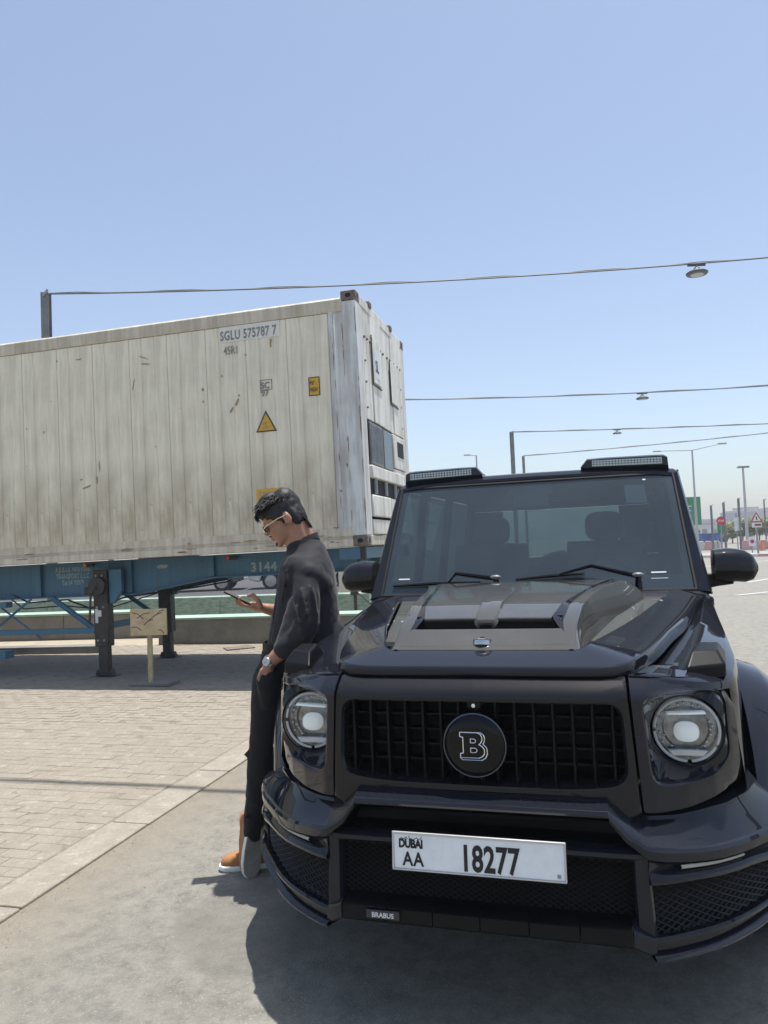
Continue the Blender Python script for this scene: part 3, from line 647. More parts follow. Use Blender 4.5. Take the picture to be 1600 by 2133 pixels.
for x, h, w, lab in ((25.93, 3.6, .13, 'short grey post between green board and red sign'), (26.93, 3.8, .14, 'grey post rising behind the red sign'), (28.13, 4.07, .14, 'darker grey post left of the floodlight mast'), (30.15, 3.9, .08, 'thin post at the right edge')): pole(x, 60, h, lab, w, 'grey_post', 'short grey posts at far right')
t = thing('green_billboard', 'tall green information board beside the windscreen pillar', 'sign', (28.0, 70, 0))
MB().box((-2.2, 0, 2.2), (1.32, .12, 4.8)).build('panel', mat('sign_green', (.03, .24, .09), .5, var=.15, vscale=2), t, bevel=.02)
MB().cyl((-1.0, .06, 0), (-1.0, .06, 2.2), .08, n=8).build('leg', M_MAST, t); MB().cyl((.9, .06, 0), (.9, .06, 2.2), .08, n=8).build('leg', M_MAST, t)
pl = MB()
for z in (3.9, 3.5, 3.1, 2.8): pl.box((-.9, -.01, z), (.5-(z*7 % 3)*.2, -.002, z+.09))
pl.build('print_line', M_WHITEST, t, smooth=0)
t = thing('stop_sign', 'round red sign with white marks on a thin pole', 'sign', (24.43, 55, 0))
d = MB().cyl((0, -.02, 2.27), (0, .01, 2.27), .34, n=8).build('disc', mat('sign_red', (.50, .03, .04), .45), t)
MB().cyl((0, .03, 0), (0, .03, 2.5), .04, n=8).build('pole', M_STEEL, t)
text('sign_word', 'STOP', .22, M_WHITEST, d, (0, -.024, 2.19), RX, align='CENTER', sx=.85, bold=.004)
t = thing('warning_sign', 'white triangular sign with red border and red plate on a grey pole', 'sign', (21.6, 44.0, 0))
tb = MB().prism([(-.37, 1.95), (.37, 1.95), (0, 2.58)], -.02, 0, 'y').build('red_border', mat('sign_red_faded', (.45, .06, .07), .5), t, bevel=.01)
MB().prism([(-.24, 2.03), (.24, 2.03), (0, 2.44)], -.026, -.021, 'y').build('white_field', M_WHITEST, tb, smooth=0)
MB().prism([(-.03, 2.10), (.05, 2.10), (.02, 2.30), (-.04, 2.28)], -.03, -.027, 'y').build('symbol', M_BLK, tb, smooth=0)
MB().box((-.28, -.02, 1.66), (.28, 0, 1.93)).build('plate', M_WHITEST, t, smooth=0); MB().box((-.12, -.026, 1.74), (.24, -.021, 1.86)).build('plate_print', mat('sign_dark_red', (.25, .01, .03), .5), t, smooth=0)
MB().cyl((.02, .05, 0), (-.02, .05, 2.3), .06, n=8).build('pole', M_STEEL, t)
t = thing('white_sign', 'white rectangular sign among the small trees', 'sign', (27.9, 60, 0))
MB().box((-.19, 0, 1.5), (.2, .04, 2.56)).build('panel', M_WHITEST, t, smooth=0); MB().cyl((0, .06, 0), (0, .06, 2.9), .04, n=8).build('pole', M_STEEL, t)
t = thing('small_green_sign', 'small green sign under the round red one', 'sign', (26.8, 60.5, 0))
MB().box((-.25, 0, 1.35), (.25, .04, 2.1)).build('panel', mat('sign_green2', (.04, .26, .13), .5), t, smooth=0); MB().cyl((0, .06, 0), (0, .06, 2.0), .04, n=8).build('pole', M_STEEL, t)
t = thing('small_blue_sign', 'small blue sign in front of the trees', 'sign', (27.2, 62, 0))
MB().box((-.15, 0, .9), (.15, .04, 1.25)).build('panel', mat('sign_blue', (.12, .16, .5), .5), t, smooth=0); MB().cyl((0, .06, 0), (0, .06, 1.0), .04, n=8).build('pole', M_STEEL, t)
t = thing('no_entry_sign', 'small low red roundel on a white plate near the pink kerb', 'sign', (22.25, 46, 0))
MB().box((-.2, 0, .55), (.2, .03, 1.1)).build('plate', M_WHITEST, t, smooth=0); MB().cyl((0, -.02, .82), (0, 0, .82), .12, n=14).build('roundel', mat('sign_crimson', (.4, .02, .08), .5), t); MB().cyl((0, .05, 0), (0, .05, .7), .04, n=8).build('pole', M_STEEL, t)
t = thing('skip_container', 'blue waste skip standing at the far end of the road', 'skip', (41.0, 95, 0))
MB().prism([(-1.5, .15), (-1.75, 1.25), (1.75, 1.25), (1.5, .15)], -.9, .9, 'y').build('body', mat('skip_blue', (.015, .08, .33), .5, var=.2), t, bevel=.03)
MB().box((-1.8, -.95, 1.25), (1.8, .95, 1.32)).build('rim', mat('skip_blue_rim', (.02, .10, .36), .5), t, smooth=0)
rib = MB()
for k in range(6): rib.box((-1.3+k*.52, -.96, .2), (-1.24+k*.52, -.90, 1.25))
rib.build('rib', mat('skip_blue_rib', (.02, .10, .36), .5), t, smooth=0)
# trees
M_BARK = mat('bark', (.12, .085, .06), .9)
def leafmat(nm, a, b_):
    m, n, bs = newmat(nm, .6); v = mapn(n); f, r_ = noise_n(n, v, 1.5, 5, .6, .4, .6); geo = n.nodes.new('ShaderNodeNewGeometry')
    c = mixc(n, geo.outputs['Random Per Island'], a, b_); lk(n, c, bs.inputs['Base Color']); bs.inputs['Transmission Weight'].default_value = 0
    return m
M_LEAF = leafmat('sunny_leaf', (.13, .16, .035), (.27, .27, .09))
def small_tree(label, x, y, h, w, seed):
    rd = random.Random(seed); t = thing('small_tree', label, 'tree', (x, y, 0), group='small trees beyond the road')
    m = MB(); m.tube([(0, 0, 0), (.05, 0, h*.35), (.0, .05, h*.6)], [.09, .07, .04], 8)
    for k in range(5):
        a = k*1.3; m.tube([(.03, 0, h*.33), (math.cos(a)*w*.25, math.sin(a)*w*.25, h*.55), (math.cos(a)*w*.4, math.sin(a)*w*.4, h*.72)], [.05, .03, .015], 5)
    m.build('trunk', M_BARK, t)
    f = MB(); cl = [(rd.uniform(-w*.42, w*.42), rd.uniform(-w*.3, w*.3), rd.uniform(h*.36, h*.88), rd.uniform(.3, .55)) for _ in range(30)]
    for (cx, cy, cz, cr) in cl:
        for k in range(150):
            v = Vector((rd.gauss(0, 1), rd.gauss(0, 1), rd.gauss(0, .8))).normalized()*cr*rd.uniform(.5, 1.05); p = Vector((cx, cy, cz))+v
            u = Vector((rd.gauss(0, 1), rd.gauss(0, 1), rd.gauss(0, 1))).normalized(); w_ = u.orthogonal().normalized(); s = rd.uniform(.06, .13)
            f.add([p-u*s, p+w_*s*.6, p+u*s, p-w_*s*.6], [(0, 1, 2, 3)])
    f.build('crown', M_LEAF, t, smooth=0, fix=False, merge=False)
for k, (x, y, h, w) in enumerate([(41.2, 90, 2.4, 1.8), (42.9, 91, 3.0, 2.6), (44.4, 90, 2.9, 2.4), (46.2, 92, 3.2, 3.0), (48.6, 91, 3.3, 3.0), (51, 93, 3.1, 3), (39.6, 98, 2.0, 1.6)]):
    small_tree(['small pale green tree left of the white sign', 'bushy small tree right of the white sign', 'small tree just left of the warning sign', 'small tree behind the warning sign', 'leafy small tree at the right edge', 'leafy small tree past the right edge', 'low tree beside the skip'][k], x, y, h, w, k+20)
# pink and white kerb island, barriers
isl = thing('kerb_island', 'raised island edged with alternating pink and white kerb blocks', 'traffic island', (21.8, 42.6, 0), (0, 0, R(-32)))
M_PINK = mat('faded_pink_paint', (.62, .36, .34), .8, var=.2); M_KW = mat('faded_white_paint', (.62, .60, .56), .8, var=.15)
for k in range(26):
    MB().box((k*.6-5, 0, 0), (k*.6-4.41, .25, .16)).build('kerb_block', M_PINK if k % 2 else M_KW, isl, bevel=.02)
MB().box((-5, .25, 0), (10.6, 6, .14)).build('island_top', M_CONC, isl, smooth=0)
for j, (x, y, lab) in enumerate(((27.5, 58.5, 'leftmost pink and white road barrier'), (29.3, 56.5, 'middle pink and white road barrier'), (30.6, 54.5, 'rightmost pink and white road barrier behind the warning sign'), (25.2, 63, 'far pink and white road barrier near the red sign'))):
    t = thing('road_barrier', lab, 'barrier', (x, y, 0), (0, 0, R(-20)), 'plastic road barriers')
    for k in range(4):
        MB().prism([(k*.6, 0), (k*.6+.58, 0), (k*.6+.58, .55), (k*.6+.5, .75), (k*.6+.08, .75), (k*.6, .55)], -.18, .18, 'y').build('segment', (M_PINK, M_KW)[k % 2], t, bevel=.03)
t = thing('orange_cone', 'orange traffic cone near the barriers', 'cone', (27.3, 55, 0))
MB().cyl((0, 0, .03), (0, 0, .75), .16, .03, 14).build('cone', mat('cone_orange', (.7, .16, .03), .5), t); MB().box((-.2, -.2, 0), (.2, .2, .03)).build('base', M_BLACKST, t)
# red post at the edge
t = thing('red_post', 'dark red bollard at the right edge of the island', 'bollard', (22.85, 44.2, .14)); MB().cyl((0, 0, 0), (0, 0, .85), .09, .08, 12).build('shaft', mat('bollard_red', (.32, .02, .05), .5), t); MB().ell((0, 0, .85), (.08, .08, .05)).build('cap', M_KW, t)
# fence far left of road / distant city
rb = random.Random(4)
M_BLD = [mat('pale_building_%s' % w_, c_, .8, var=.1, vscale=.2) for w_, c_ in (('cream', (.50, .48, .44)), ('white', (.58, .58, .57)), ('grey', (.38, .40, .42)))]
blabels = ['low pale building behind the green board', 'flat cream building behind the red sign', 'grey block behind the white sign', 'white tower far behind the trees', 'wide pale warehouse beyond the trees', 'pale building behind the warning sign', 'grey building at the right edge', 'small white building left of the skip']
for k, (x, y, w_, h, mi) in enumerate([(84, 200, 8, 4.5, 0), (92, 205, 9, 4.2, 1), (102, 215, 6, 6.5, 2), (126, 260, 5, 9, 1), (118, 240, 14, 7.5, 0), (136, 262, 12, 8.4, 2), (146, 268, 14, 9.0, 1), (66, 160, 7, 3.0, 1)]):
    t = thing('distant_building', blabels[k], 'building', (x, y, 0), group='hazy buildings on the horizon')
    wl = MB().box((-w_/2, 0, 0), (w_/2, 8, h)).build('wall', M_BLD[mi], t, smooth=0)
    MB().box((-w_/2-.15, -.15, h), (w_/2+.15, 8.15, h+.35)).build('roof', M_BLD[(mi+1) % 3], t, smooth=0)
    wi = None
    for r_ in range(max(1, int(h/2.6))):
        for c_ in range(int(w_/2)):
            if wi is None: wi = MB().box((-.5, -.05, 0), (.5, .02, 1.1)).build('window', M_GREYP, t, smooth=0); wi.location = (-w_/2+1+c_*2, 0, 1+r_*2.6)
            else: inst(wi, 'window', (-w_/2+1+c_*2, 0, 1+r_*2.6), t)
# road markings right of the car
M_LINE = mat('worn_road_paint', (.60, .60, .58), .8, col2=(.38, .37, .34), vscale=6)
def mark(pts, z=.004): return pts
def strip(p0, p1, w, nm='road_marking'):
    p0 = Vector((*p0, .005)); p1 = Vector((*p1, .005)); d = (p1-p0).normalized(); n_ = Vector((-d.y, d.x, 0))*w/2
    o = MB().add([p0-n_, p1-n_, p1+n_, p0+n_], [(0, 1, 2, 3)]).build(nm, M_LINE, smooth=0); tag(o, kind='structure')
strip((8.2, 17.9), (12.3, 20.2), .13); strip((10.5, 22.2), (16.5, 27.6), .15); strip((7.2, 13.8), (8.0, 14.1), .12); strip((12.8, 32.5), (24, 41), .15)
strip((18, 60), (32, 52), .15)

# ------------------------------------------------------------------ desert haze
hz = bpy.data.materials.new('haze_air'); hz.use_nodes = True; n = hz.node_tree; n.nodes.clear(); o_ = n.nodes.new('ShaderNodeOutputMaterial'); vp = n.nodes.new('ShaderNodeVolumePrincipled')
vp.inputs['Color'].default_value = (.90, .93, 1, 1); vp.inputs['Density'].default_value = .0012; lk(n, vp.outputs[0], o_.inputs['Volume'])
tag(MB().box((-520, -80, -1), (520, 720, 13.5)).build('haze', hz, smooth=0), kind='stuff')

# hoses and air lines slung under the trailer, and small litter by the wall
M_HOSE = mat('rubber_hose', (.02, .02, .022), .6)
MB().tube([(-5.4, .62, -.30), (-4.9, .58, -.52), (-4.3, .58, -.50), (-3.95, .55, -.62), (-3.5, .7, -.50), (-2.6, .9, -.42), (-2.1, .9, -.36)], .012, 6).build('air_hose', M_HOSE, tr)
MB().tube([(-5.4, .66, -.36), (-5.0, .60, -.60), (-4.4, .62, -.58), (-3.9, .8, -.66), (-3.2, .95, -.48), (-2.2, 1.0, -.34)], .009, 6).build('air_hose', M_HOSE, tr)
MB().tube([(-3.69, .33, -.33), (-3.72, .25, -.45), (-3.74, .24, -.80)], .014, 6).build('crank_handle', M_BLACKST, tr)
for (xx, zz) in ((-3.63, -.2), (-3.72, -.2), (-3.63, -.6), (-3.72, -.6), (-3.63, -1.02), (-3.72, -1.02)): MB().cyl((xx, .366, zz), (xx, .376, zz), .014, n=8).build('bolt', M_STEEL, tr)
for k in range(9): MB().cyl((-4.66+k*.33, .583, -.07-.012*(k % 2)), (-4.66+k*.33, .592, -.07-.012*(k % 2)), .011, n=8).build('rivet', M_BLUE, tr)
t = thing('drain_cover', 'small rusty metal cover lying on the verge under the trailer', 'cover', (-2.35, 11.9, .006), (0, 0, .4))
MB().box((-.22, -.16, 0), (.22, .16, .03)).build('plate', M_CAST, t, bevel=.004)

# ------------------------------------------------------------------ the black off-road car (x across, y from nose to tail, z up)
def paintmat(name, base, rough, coat=1.0, weave=False, dust=.10):
    m, n, b = newmat(name, rough); b.inputs['Coat Weight'].default_value = coat; b.inputs['Coat Roughness'].default_value = .025; b.inputs['Metallic'].default_value = .0; b.inputs['Specular IOR Level'].default_value = .0; b.inputs['Coat IOR'].default_value = 1.39
    v = mapn(n); f, r_ = noise_n(n, v, 3.0, 6, .6, .45, .75); f2, r2 = noise_n(n, v, 500, 2, .5, .45, .6)
    geo = n.nodes.new('ShaderNodeNewGeometry'); sp_ = n.nodes.new('ShaderNodeSeparateXYZ'); lk(n, geo.outputs['Normal'], sp_.inputs[0])
    c = mixc(n, mth(n, 'MULTIPLY', f2, .35), base, tuple(x*2.2 for x in base))
    c = mixc(n, mth(n, 'MULTIPLY', f, dust), c, (.30, .27, .22))
    if weave:
        w = n.nodes.new('ShaderNodeTexChecker'); w.inputs['Scale'].default_value = 260; lk(n, v, w.inputs[0])
        c = mixc(n, mth(n, 'MULTIPLY', w.outputs[1], .25), c, tuple(x*2.0 for x in base))
    lk(n, c, b.inputs['Base Color'])
    rr = n.nodes.new('ShaderNodeMapRange'); rr.inputs[3].default_value = rough*.8; rr.inputs[4].default_value = min(1, rough*1.5); lk(n, f, rr.inputs[0]); lk(n, rr.outputs[0], b.inputs['Roughness'])
    cr = n.nodes.new('ShaderNodeMapRange'); cr.inputs[3].default_value = .008; cr.inputs[4].default_value = .035; lk(n, f, cr.inputs[0]); lk(n, cr.outputs[0], b.inputs['Coat Roughness'])
    return m
P_BODY = paintmat('black_car_paint', (.0105, .0118, .0165), .50, dust=.006)
P_CARB = paintmat('carbon_fibre_gloss', (.009, .009, .0105), .50, weave=True, dust=.012)
P_DUSTY = paintmat('dusty_black_paint', (.085, .090, .086), .5, dust=.12)
P_CARBD = paintmat('dusty_carbon_fibre', (.050, .050, .048), .40, weave=True, dust=.12)
P_SATIN = mat('black_plastic', (.0045, .0045, .005), .40, var=.3, vscale=20, bump=.0004, bscale=400, spec=.18)
P_GLOSSB = mat('gloss_black_trim', (.004, .004, .005), .08, spec=.25)
P_MESH = mat('mesh_black', (.007, .007, .008), .4, spec=.3)
P_VOID = mat('radiator_dark', (.003, .003, .003), .8)
P_CHROME = mat('bright_chrome', (.75, .76, .78), .12, metal=1)
P_SILV = mat('silver_ring', (.55, .56, .58), .3, metal=.9)
P_SEAL = mat('rubber_seal', (.008, .008, .008), .7)
def glassmat(name, tint, tr=.45, ior=1.5, rough=0.0, dust=0):
    m = bpy.data.materials.new(name); m.use_nodes = True; n = m.node_tree; n.nodes.clear(); o = n.nodes.new('ShaderNodeOutputMaterial')
    t = n.nodes.new('ShaderNodeBsdfTransparent'); t.inputs[0].default_value = (*[x*tr for x in tint], 1); g_ = n.nodes.new('ShaderNodeBsdfGlossy'); g_.inputs['Roughness'].default_value = rough
    lw = n.nodes.new('ShaderNodeLayerWeight'); lw.inputs[0].default_value = .5; mx = n.nodes.new('ShaderNodeMixShader')
    f0 = ((ior-1)/(ior+1))**2; fr = mth(n, 'MULTIPLY_ADD', mth(n, 'POWER', lw.outputs['Facing'], 5.0), 1-f0, f0)
    lk(n, fr, mx.inputs[0]); lk(n, t.outputs[0], mx.inputs[1]); lk(n, g_.outputs[0], mx.inputs[2]); 
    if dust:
        df = n.nodes.new('ShaderNodeBsdfDiffuse'); df.inputs[0].default_value = (.44, .62, .72, 1); m2 = n.nodes.new('ShaderNodeMixShader'); f_, _q = noise_n(n, mapn(n), 2.5, 6, .6, .3, .7)  # dust film tinted blue, so the sky's reflection is painted into the veil
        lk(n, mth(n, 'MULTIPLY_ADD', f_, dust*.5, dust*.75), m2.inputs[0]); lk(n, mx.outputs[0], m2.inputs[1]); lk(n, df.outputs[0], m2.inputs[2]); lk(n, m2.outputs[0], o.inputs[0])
    else: lk(n, mx.outputs[0], o.inputs[0])
    return m
G_WIND = glassmat('windscreen_glass', (.74, .93, 1), .42, 1.8, dust=.055)  # dust amount here also carries the painted bluish sky sheen
G_SIDE = glassmat('side_window_glass', (.80, .93, .90), .60, 1.5)
G_LENS = glassmat('headlight_lens', (1, 1, 1), .95, 1.55)

car = thing('offroad_car', 'black boxy off-road car with round headlights and plate AA 18277', 'car', (.3104, 2.562, 0), (0, 0, R(-16.4755)))
def lerpt(tab, x):
    if x <= tab[0][0]: return tab[0][1]
    for (a, b), (c, d) in zip(tab[:-1], tab[1:]):
        if x <= c: return b+(d-b)*(x-a)/(c-a)
    return tab[-1][1]
def mir(pts): # half section (x>=0, first on the centre line) to the full one
    return [(-x, y, z) for x, y, z in reversed(pts[1:])]+list(pts)

# --- bonnet: a raised rim that runs round the lip and up both sides, and the sunken panel inside it
XO = [(-.05, .498), (.0, .508), (.12, .548), (.47, .628), (.75, .70), (1.03, .757), (1.35, .82), (1.62, .885)]
BI = [(.02, .345), (.067, .36), (.39, .455), (.8, .545), (1.31, .655), (1.62, .72)]
ZR = [(.0, 1.157), (.12, 1.153), (.5, 1.166), (1.0, 1.182), (1.62, 1.210)]
OU = [(0, -.158), (.15, -.158), (.30, -.157), (.38, -.154), (.425, -.142), (.458, -.120), (.480, -.095), (.497, -.04), (.520, .03), (.548, .12), (.590, .29), (.628, .47), (.70, .75), (.757, 1.03), (.82, 1.35), (.885, 1.62)]
IN = [(0, -.022), (.14, -.022), (.27, -.022), (.295, -.021), (.312, -.018), (.323, -.012), (.332, .0), (.340, .02), (.350, .05), (.366, .11), (.420, .29), (.470, .47), (.535, .75), (.597, 1.03), (.665, 1.35), (.720, 1.62)]
ZO = [1.134, 1.134, 1.134, 1.135, 1.137, 1.140, 1.143, 1.146, 1.149, 1.153, 1.160, 1.168, 1.180, 1.190, 1.203, 1.214]
ZI = [1.169, 1.169, 1.169, 1.170, 1.172, 1.175, 1.178, 1.181, 1.183, 1.186, 1.193, 1.200, 1.209, 1.219, 1.232, 1.243]
sts = []
for k in range(len(OU)):
    o_, i_, zo, zi = OU[k], IN[k], ZO[k], ZI[k]; zr = lerpt(ZR, max(0, i_[1]))
    def P(t, z): return (o_[0]+(i_[0]-o_[0])*t, o_[1]+(i_[1]-o_[1])*t, z)
    D = lerpt([(0, .030), (.40, .032), (.55, .052), (.9, .060)], o_[0]); sts.append([P(.16, zo-D), P(.012, zo-D*.93), P(-.004, zo-D*.75), P(0, zo-D*.36), P(.015, zo-.005), P(.05, zo), P(.35, zo+(zi-zo)*.36), P(.7, zo+(zi-zo)*.73), P(.95, zi-.0015), P(.985, zi-.004), P(1.0, zr-.003)])
full_ = [[(-x, y, z) for x, y, z in r] for r in reversed(sts[1:])]+sts
MB().grid(full_).build('bonnet', P_BODY, car, smooth=24)
MB().grid([mir([(0, y, z), (.15, y, z), (lerpt([(-.03, .27), (.0, .34)]+BI[1:], y)*.99, y, z)]) for y, z in ((-.03, 1.156), (.0, 1.157), (.1, 1.153), (.25, 1.157), (.5, 1.166), (.75, 1.174), (1.0, 1.182), (1.3, 1.196), (1.62, 1.210))]).build('bonnet_panel', P_DUSTY, car, smooth=30)
# vent slots on the recessed area
for s in (-1, 1):
    MB().add([(s*.40, .10, 1.1685), (s*.505, .10, 1.170) if 0 else (s*.372, .10, 1.1665), (s*.378, .13, 1.1672), (s*.345, .13, 1.1672)][:0]+[(s*.335, .085, 1.1668), (s*.368, .085, 1.1668), (s*.395, .17, 1.1700), (s*.345, .17, 1.1700)], [(0, 1, 2, 3)]).build('bonnet_vent', P_SATIN, car, smooth=0)
    for k in range(2):
        y0 = .10+k*.075; x0 = .352+y0*.12; x1 = lerpt(BI, y0)-.006
        MB().box((min(s*x0, s*x1), y0, lerpt(ZR, y0)-.002), (max(s*x0, s*x1), y0+.045, lerpt(ZR, y0)+.006)).build('vent_louvre', P_SATIN, car, bevel=.003)
# --- bonnet scoop
def scsec(y):
    base = lerpt([(-.03, .321), (.1, .330), (.3, .352), (.9, .44), (1.50, .585)], y); zb = lerpt(ZR, max(0, y))-.004
    ro = lerpt([(-.03, .305), (.05, .305), (.13, .310), (.3, .322), (.9, .395), (1.5, .525)], y)
    rin = lerpt([(-.03, .285), (.05, .268), (.13, .262), (.3, .278), (.9, .36), (1.5, .47)], y)
    zr = lerpt([(-.03, 1.170), (.05, 1.213), (.09, 1.230), (.13, 1.246), (.3, 1.286), (.5, 1.302), (.9, 1.312), (1.3, 1.316), (1.5, 1.29)], y)
    return base, zb, ro, rin, zr
rows = []
for y in (-.032, -.028, .0, .05, .09, .13, .2, .3, .42, .6, .9, 1.2, 1.38, 1.5):
    base, zb, ro, rin, zr = scsec(y)
    rows.append([(rin, y, zr), ((rin+ro)/2, y, zr+.0015), (ro, y, zr-.002), (lerpt([(0, ro), (1, base)], .55), y, zr-(zr-zb)*.42), (base, y, zb)])
for s in (1, -1):
    MB().grid([[(s*x, y, z) for x, y, z in r] for r in rows]).build('scoop_shoulder', P_CARBD, car, smooth=17, bevel=.003)
fl = [(-.034, 1.158), (-.032, 1.169), (.0, 1.188), (.060, 1.220), (.074, 1.226), (.080, 1.224), (.092, 1.205), (.20, 1.190)]
MB().grid([mir([(0, y, z), (.14, y, z), (lerpt([(-.03, .287), (.05, .270), (.074, .258), (.2, .235)], y), y, z)]) for y, z in fl]).build('scoop_front_plate', P_CARBD, car, smooth=30, bevel=.002)
tp = [(.16, 1.238), (.125, 1.247), (.118, 1.254), (.122, 1.260), (.255, 1.290), (.275, 1.2935), (.5, 1.303), (.9, 1.313), (1.3, 1.318), (1.42, 1.312), (1.5, 1.285)]
def inx(y): return lerpt([(.11, .222), (.13, .226), (.255, .250), (.3, .258), (.9, .342), (1.5, .452)], y)
MB().grid([mir([(0, y, z), (.1, y, z), (inx(y), y, z-.001)]) for y, z in tp]).build('scoop_top', P_CARBD, car, smooth=22, bevel=.002)
for s in (1, -1):   # cheeks beside the intake
    r_ = []
    for y in (.05, .09, .13, .2, .255, .3, .5, .9, 1.3, 1.5):
        base, zb, ro, rin, zr = scsec(y); zi = lerpt([(.05, 1.212), (.08, 1.224), (.11, 1.232), (.13, 1.262), (.255, 1.289), (.3, 1.2945), (.5, 1.302), (.9, 1.312), (1.3, 1.317), (1.5, 1.284)], y)
        ix = inx(y)+(.03 if y < .12 else 0)-.001
        r_.append([(s*ix, y, zi-.001), (s*(rin+.0005), y, zr)])
    MB().grid(r_).build('intake_cheek', P_CARB, car, smooth=26)
    MB().add([(s*.226, .13, 1.262), (s*.262, .05, 1.198), (s*.235, .2, 1.18), (s*.23, .2, 1.26)], [(0, 1, 2, 3)]).build('intake_side', P_MESH, car, smooth=0)
MB().box((-.26, .155, 1.18), (.26, .165, 1.262)).build('intake_void', P_VOID, car, smooth=0)
im = MB()
for k in range(48):
    x = -.25+k*.5/47
    for d in (-1, 1): im.tube([(x-d*.011, .128, 1.192), (x+d*.011, .128, 1.252)], .0012, 3)
tag(im.build('intake_mesh', P_MESH, car, smooth=0), kind='stuff')
# raised centre rib of the scoop with its pointed nose
rb_ = [(.104, 1.236, .018), (.099, 1.244, .024), (.103, 1.254, .030), (.125, 1.268, .034), (.26, 1.302, .036), (.5, 1.312, .035), (.8, 1.317, .034), (1.1, 1.3205, .030), (1.2, 1.318, .026)]
MB().grid([[(-w-.010, y, z-.014), (-w, y, z), (0, y, z+.001), (w, y, z), (w+.010, y, z-.014)] for y, z, w in rb_]).build('scoop_rib', P_CARBD, car, smooth=22, bevel=.0015)
lg = MB().cyl((0, .006, 1.178), (0, .010, 1.196), .030, .028, 28).build('bonnet_badge', P_SILV, car, bevel=.002)
o = MB().lathe((0, .010, 1.1962), Vector((0, .004, .018)), [(.030, 0), (.031, .003), (.027, .004), (.026, .001)], 28).build('badge_ring', P_CHROME, lg)
for s in (-1, 1): MB().tube([(s*.028, .012, 1.19), (s*.040, .010, 1.183), (s*.050, .02, 1.19), (s*.040, .03, 1.195)], .005, 6).build('badge_wing', P_CHROME, lg)
text('badge_letter', 'B', .034, P_SATIN, lg, (0, -.0005, 1.1985), (R(14), 0, 0), align='CENTER', bold=.001)

# --- outline helpers for faces with a hole
def roundpoly(poly, r, n=5):
    out = []; k = len(poly)
    for i in range(k):
        p0, p, p1 = Vector(poly[i-1]), Vector(poly[i]), Vector(poly[(i+1) % k]); a = (p0-p).normalized(); b = (p1-p).normalized(); rr = r[i] if isinstance(r, (list, tuple)) else r
        A = p+a*rr; B = p+b*rr
        for j in range(n+1):
            t = j/n; out.append(tuple(A.lerp(p, t).lerp(p.lerp(B, t), t)))
    return out
def cast(poly, c, a):
    d = Vector((math.cos(a), math.sin(a))); best = None; c = Vector(c)
    for i in range(len(poly)):
        p, q = Vector(poly[i-1]), Vector(poly[i]); e = q-p; den = d.x*e.y-d.y*e.x
        if abs(den) < 1e-9: continue
        w = p-c; t = (w.x*e.y-w.y*e.x)/den; u = (w.x*d.y-w.y*d.x)/den
        if t > 0 and -1e-6 <= u <= 1+1e-6 and (best is None or t > best): best = t
    return c+d*best
def angles(poly, c, n=72):
    A = {round(2*math.pi*k/n, 4) for k in range(n)}
    for p in poly: A.add(round(math.atan2(p[1]-c[1], p[0]-c[0]) % (2*math.pi), 4))
    return sorted(A)
# face depth across the nose, y as function of x and z
def facey(x): 
    x = abs(x); return lerpt([(0, -.208), (.35, -.204), (.46, -.194), (.52, -.170), (.62, -.098), (.70, -.020), (.76, .062), (.80, .125)], x)
# --- grille surround
op = roundpoly([(-.428, 1.032), (-.440, .800), (-.30, .785), (.30, .785), (.440, .800), (.428, 1.032)], [.05, .055, .06, .06, .055, .05])
ou = roundpoly([(-.452, 1.098), (-.478, .716), (-.44, .70), (-.385, .762), (.385, .762), (.44, .70), (.478, .716), (.452, 1.098)], [.006, .006, .006, .03, .03, .006, .006, .006])
cG = (0, .93); AG = angles(op+ou, cG, 120)
def ringp(poly, c, A, yf): return [(*cast(poly, c, a)[:1], 0, cast(poly, c, a)[1]) for a in A] if yf is None else [(cast(poly, c, a)[0], yf(cast(poly, c, a)[0], cast(poly, c, a)[1]), cast(poly, c, a)[1]) for a in A]
def scale2(poly, c, k, dx=0): 
    out = []
    for p in poly:
        v = Vector(p)-Vector(c); L = v.length; out.append(tuple(Vector(c)+v*((L+k)/L)))
    return out
R0 = ringp(scale2(op, cG, .0), cG, AG, lambda x, z: -.085)
R1 = ringp(scale2(op, cG, .002), cG, AG, lambda x, z: facey(x)+.010)
R2 = ringp(scale2(op, cG, .010), cG, AG, lambda x, z: facey(x)-.001)
def rolly(z, z0=1.050, h=.052, d=.058):
    k = min(1.15, max(0, (z-z0)/h)); return d*k**1.45
RS = []
def blend(pa, pb, c, A, t, fn):
    out = []
    for a in A:
        p = cast(pa, c, a).lerp(cast(pb, c, a), t); out.append((p[0], fn(p[0], p[1]), p[1]))
    return out
op1 = scale2(op, cG, .012)
for tt in (.04, .25, .42, .55, .66, .76, .85, .92, .97, 1.0):
    RS.append(blend(op1, ou, cG, AG, tt, lambda x, z: facey(x)-.002+rolly(z)+(.004 if tt > .98 else 0)))
R5 = [(x, y+.006, z+(.004 if z > 1.08 else 0)) for x, y, z in RS[-1]]
R6 = [(x, .0, z+(.008 if z > 1.08 else 0)) for x, y, z in R5]
MB().grid([R0, R1, R2]+RS+[R5, R6], closed=True).build('grille_surround', P_CARB, car, smooth=32)
MB().box((-.46, -.03, .69), (.46, -.02, 1.06)).build('radiator', P_VOID, car, smooth=0)
gb0 = None
for k in range(-7, 8):
    x = k*.0585
    o = None
    if gb0 is None: gb0 = MB().prism([(-.005, -.062), (-.007, -.11), (-.004, -.128), (.004, -.128), (.007, -.11), (.005, -.062)], .775, 1.045, 'z').build('grille_bar', P_SATIN, car, bevel=.002); gb0.location = (x, -.035, 0)
    else: inst(gb0, 'grille_bar', (x, -.035, 0), car)
gs0 = None
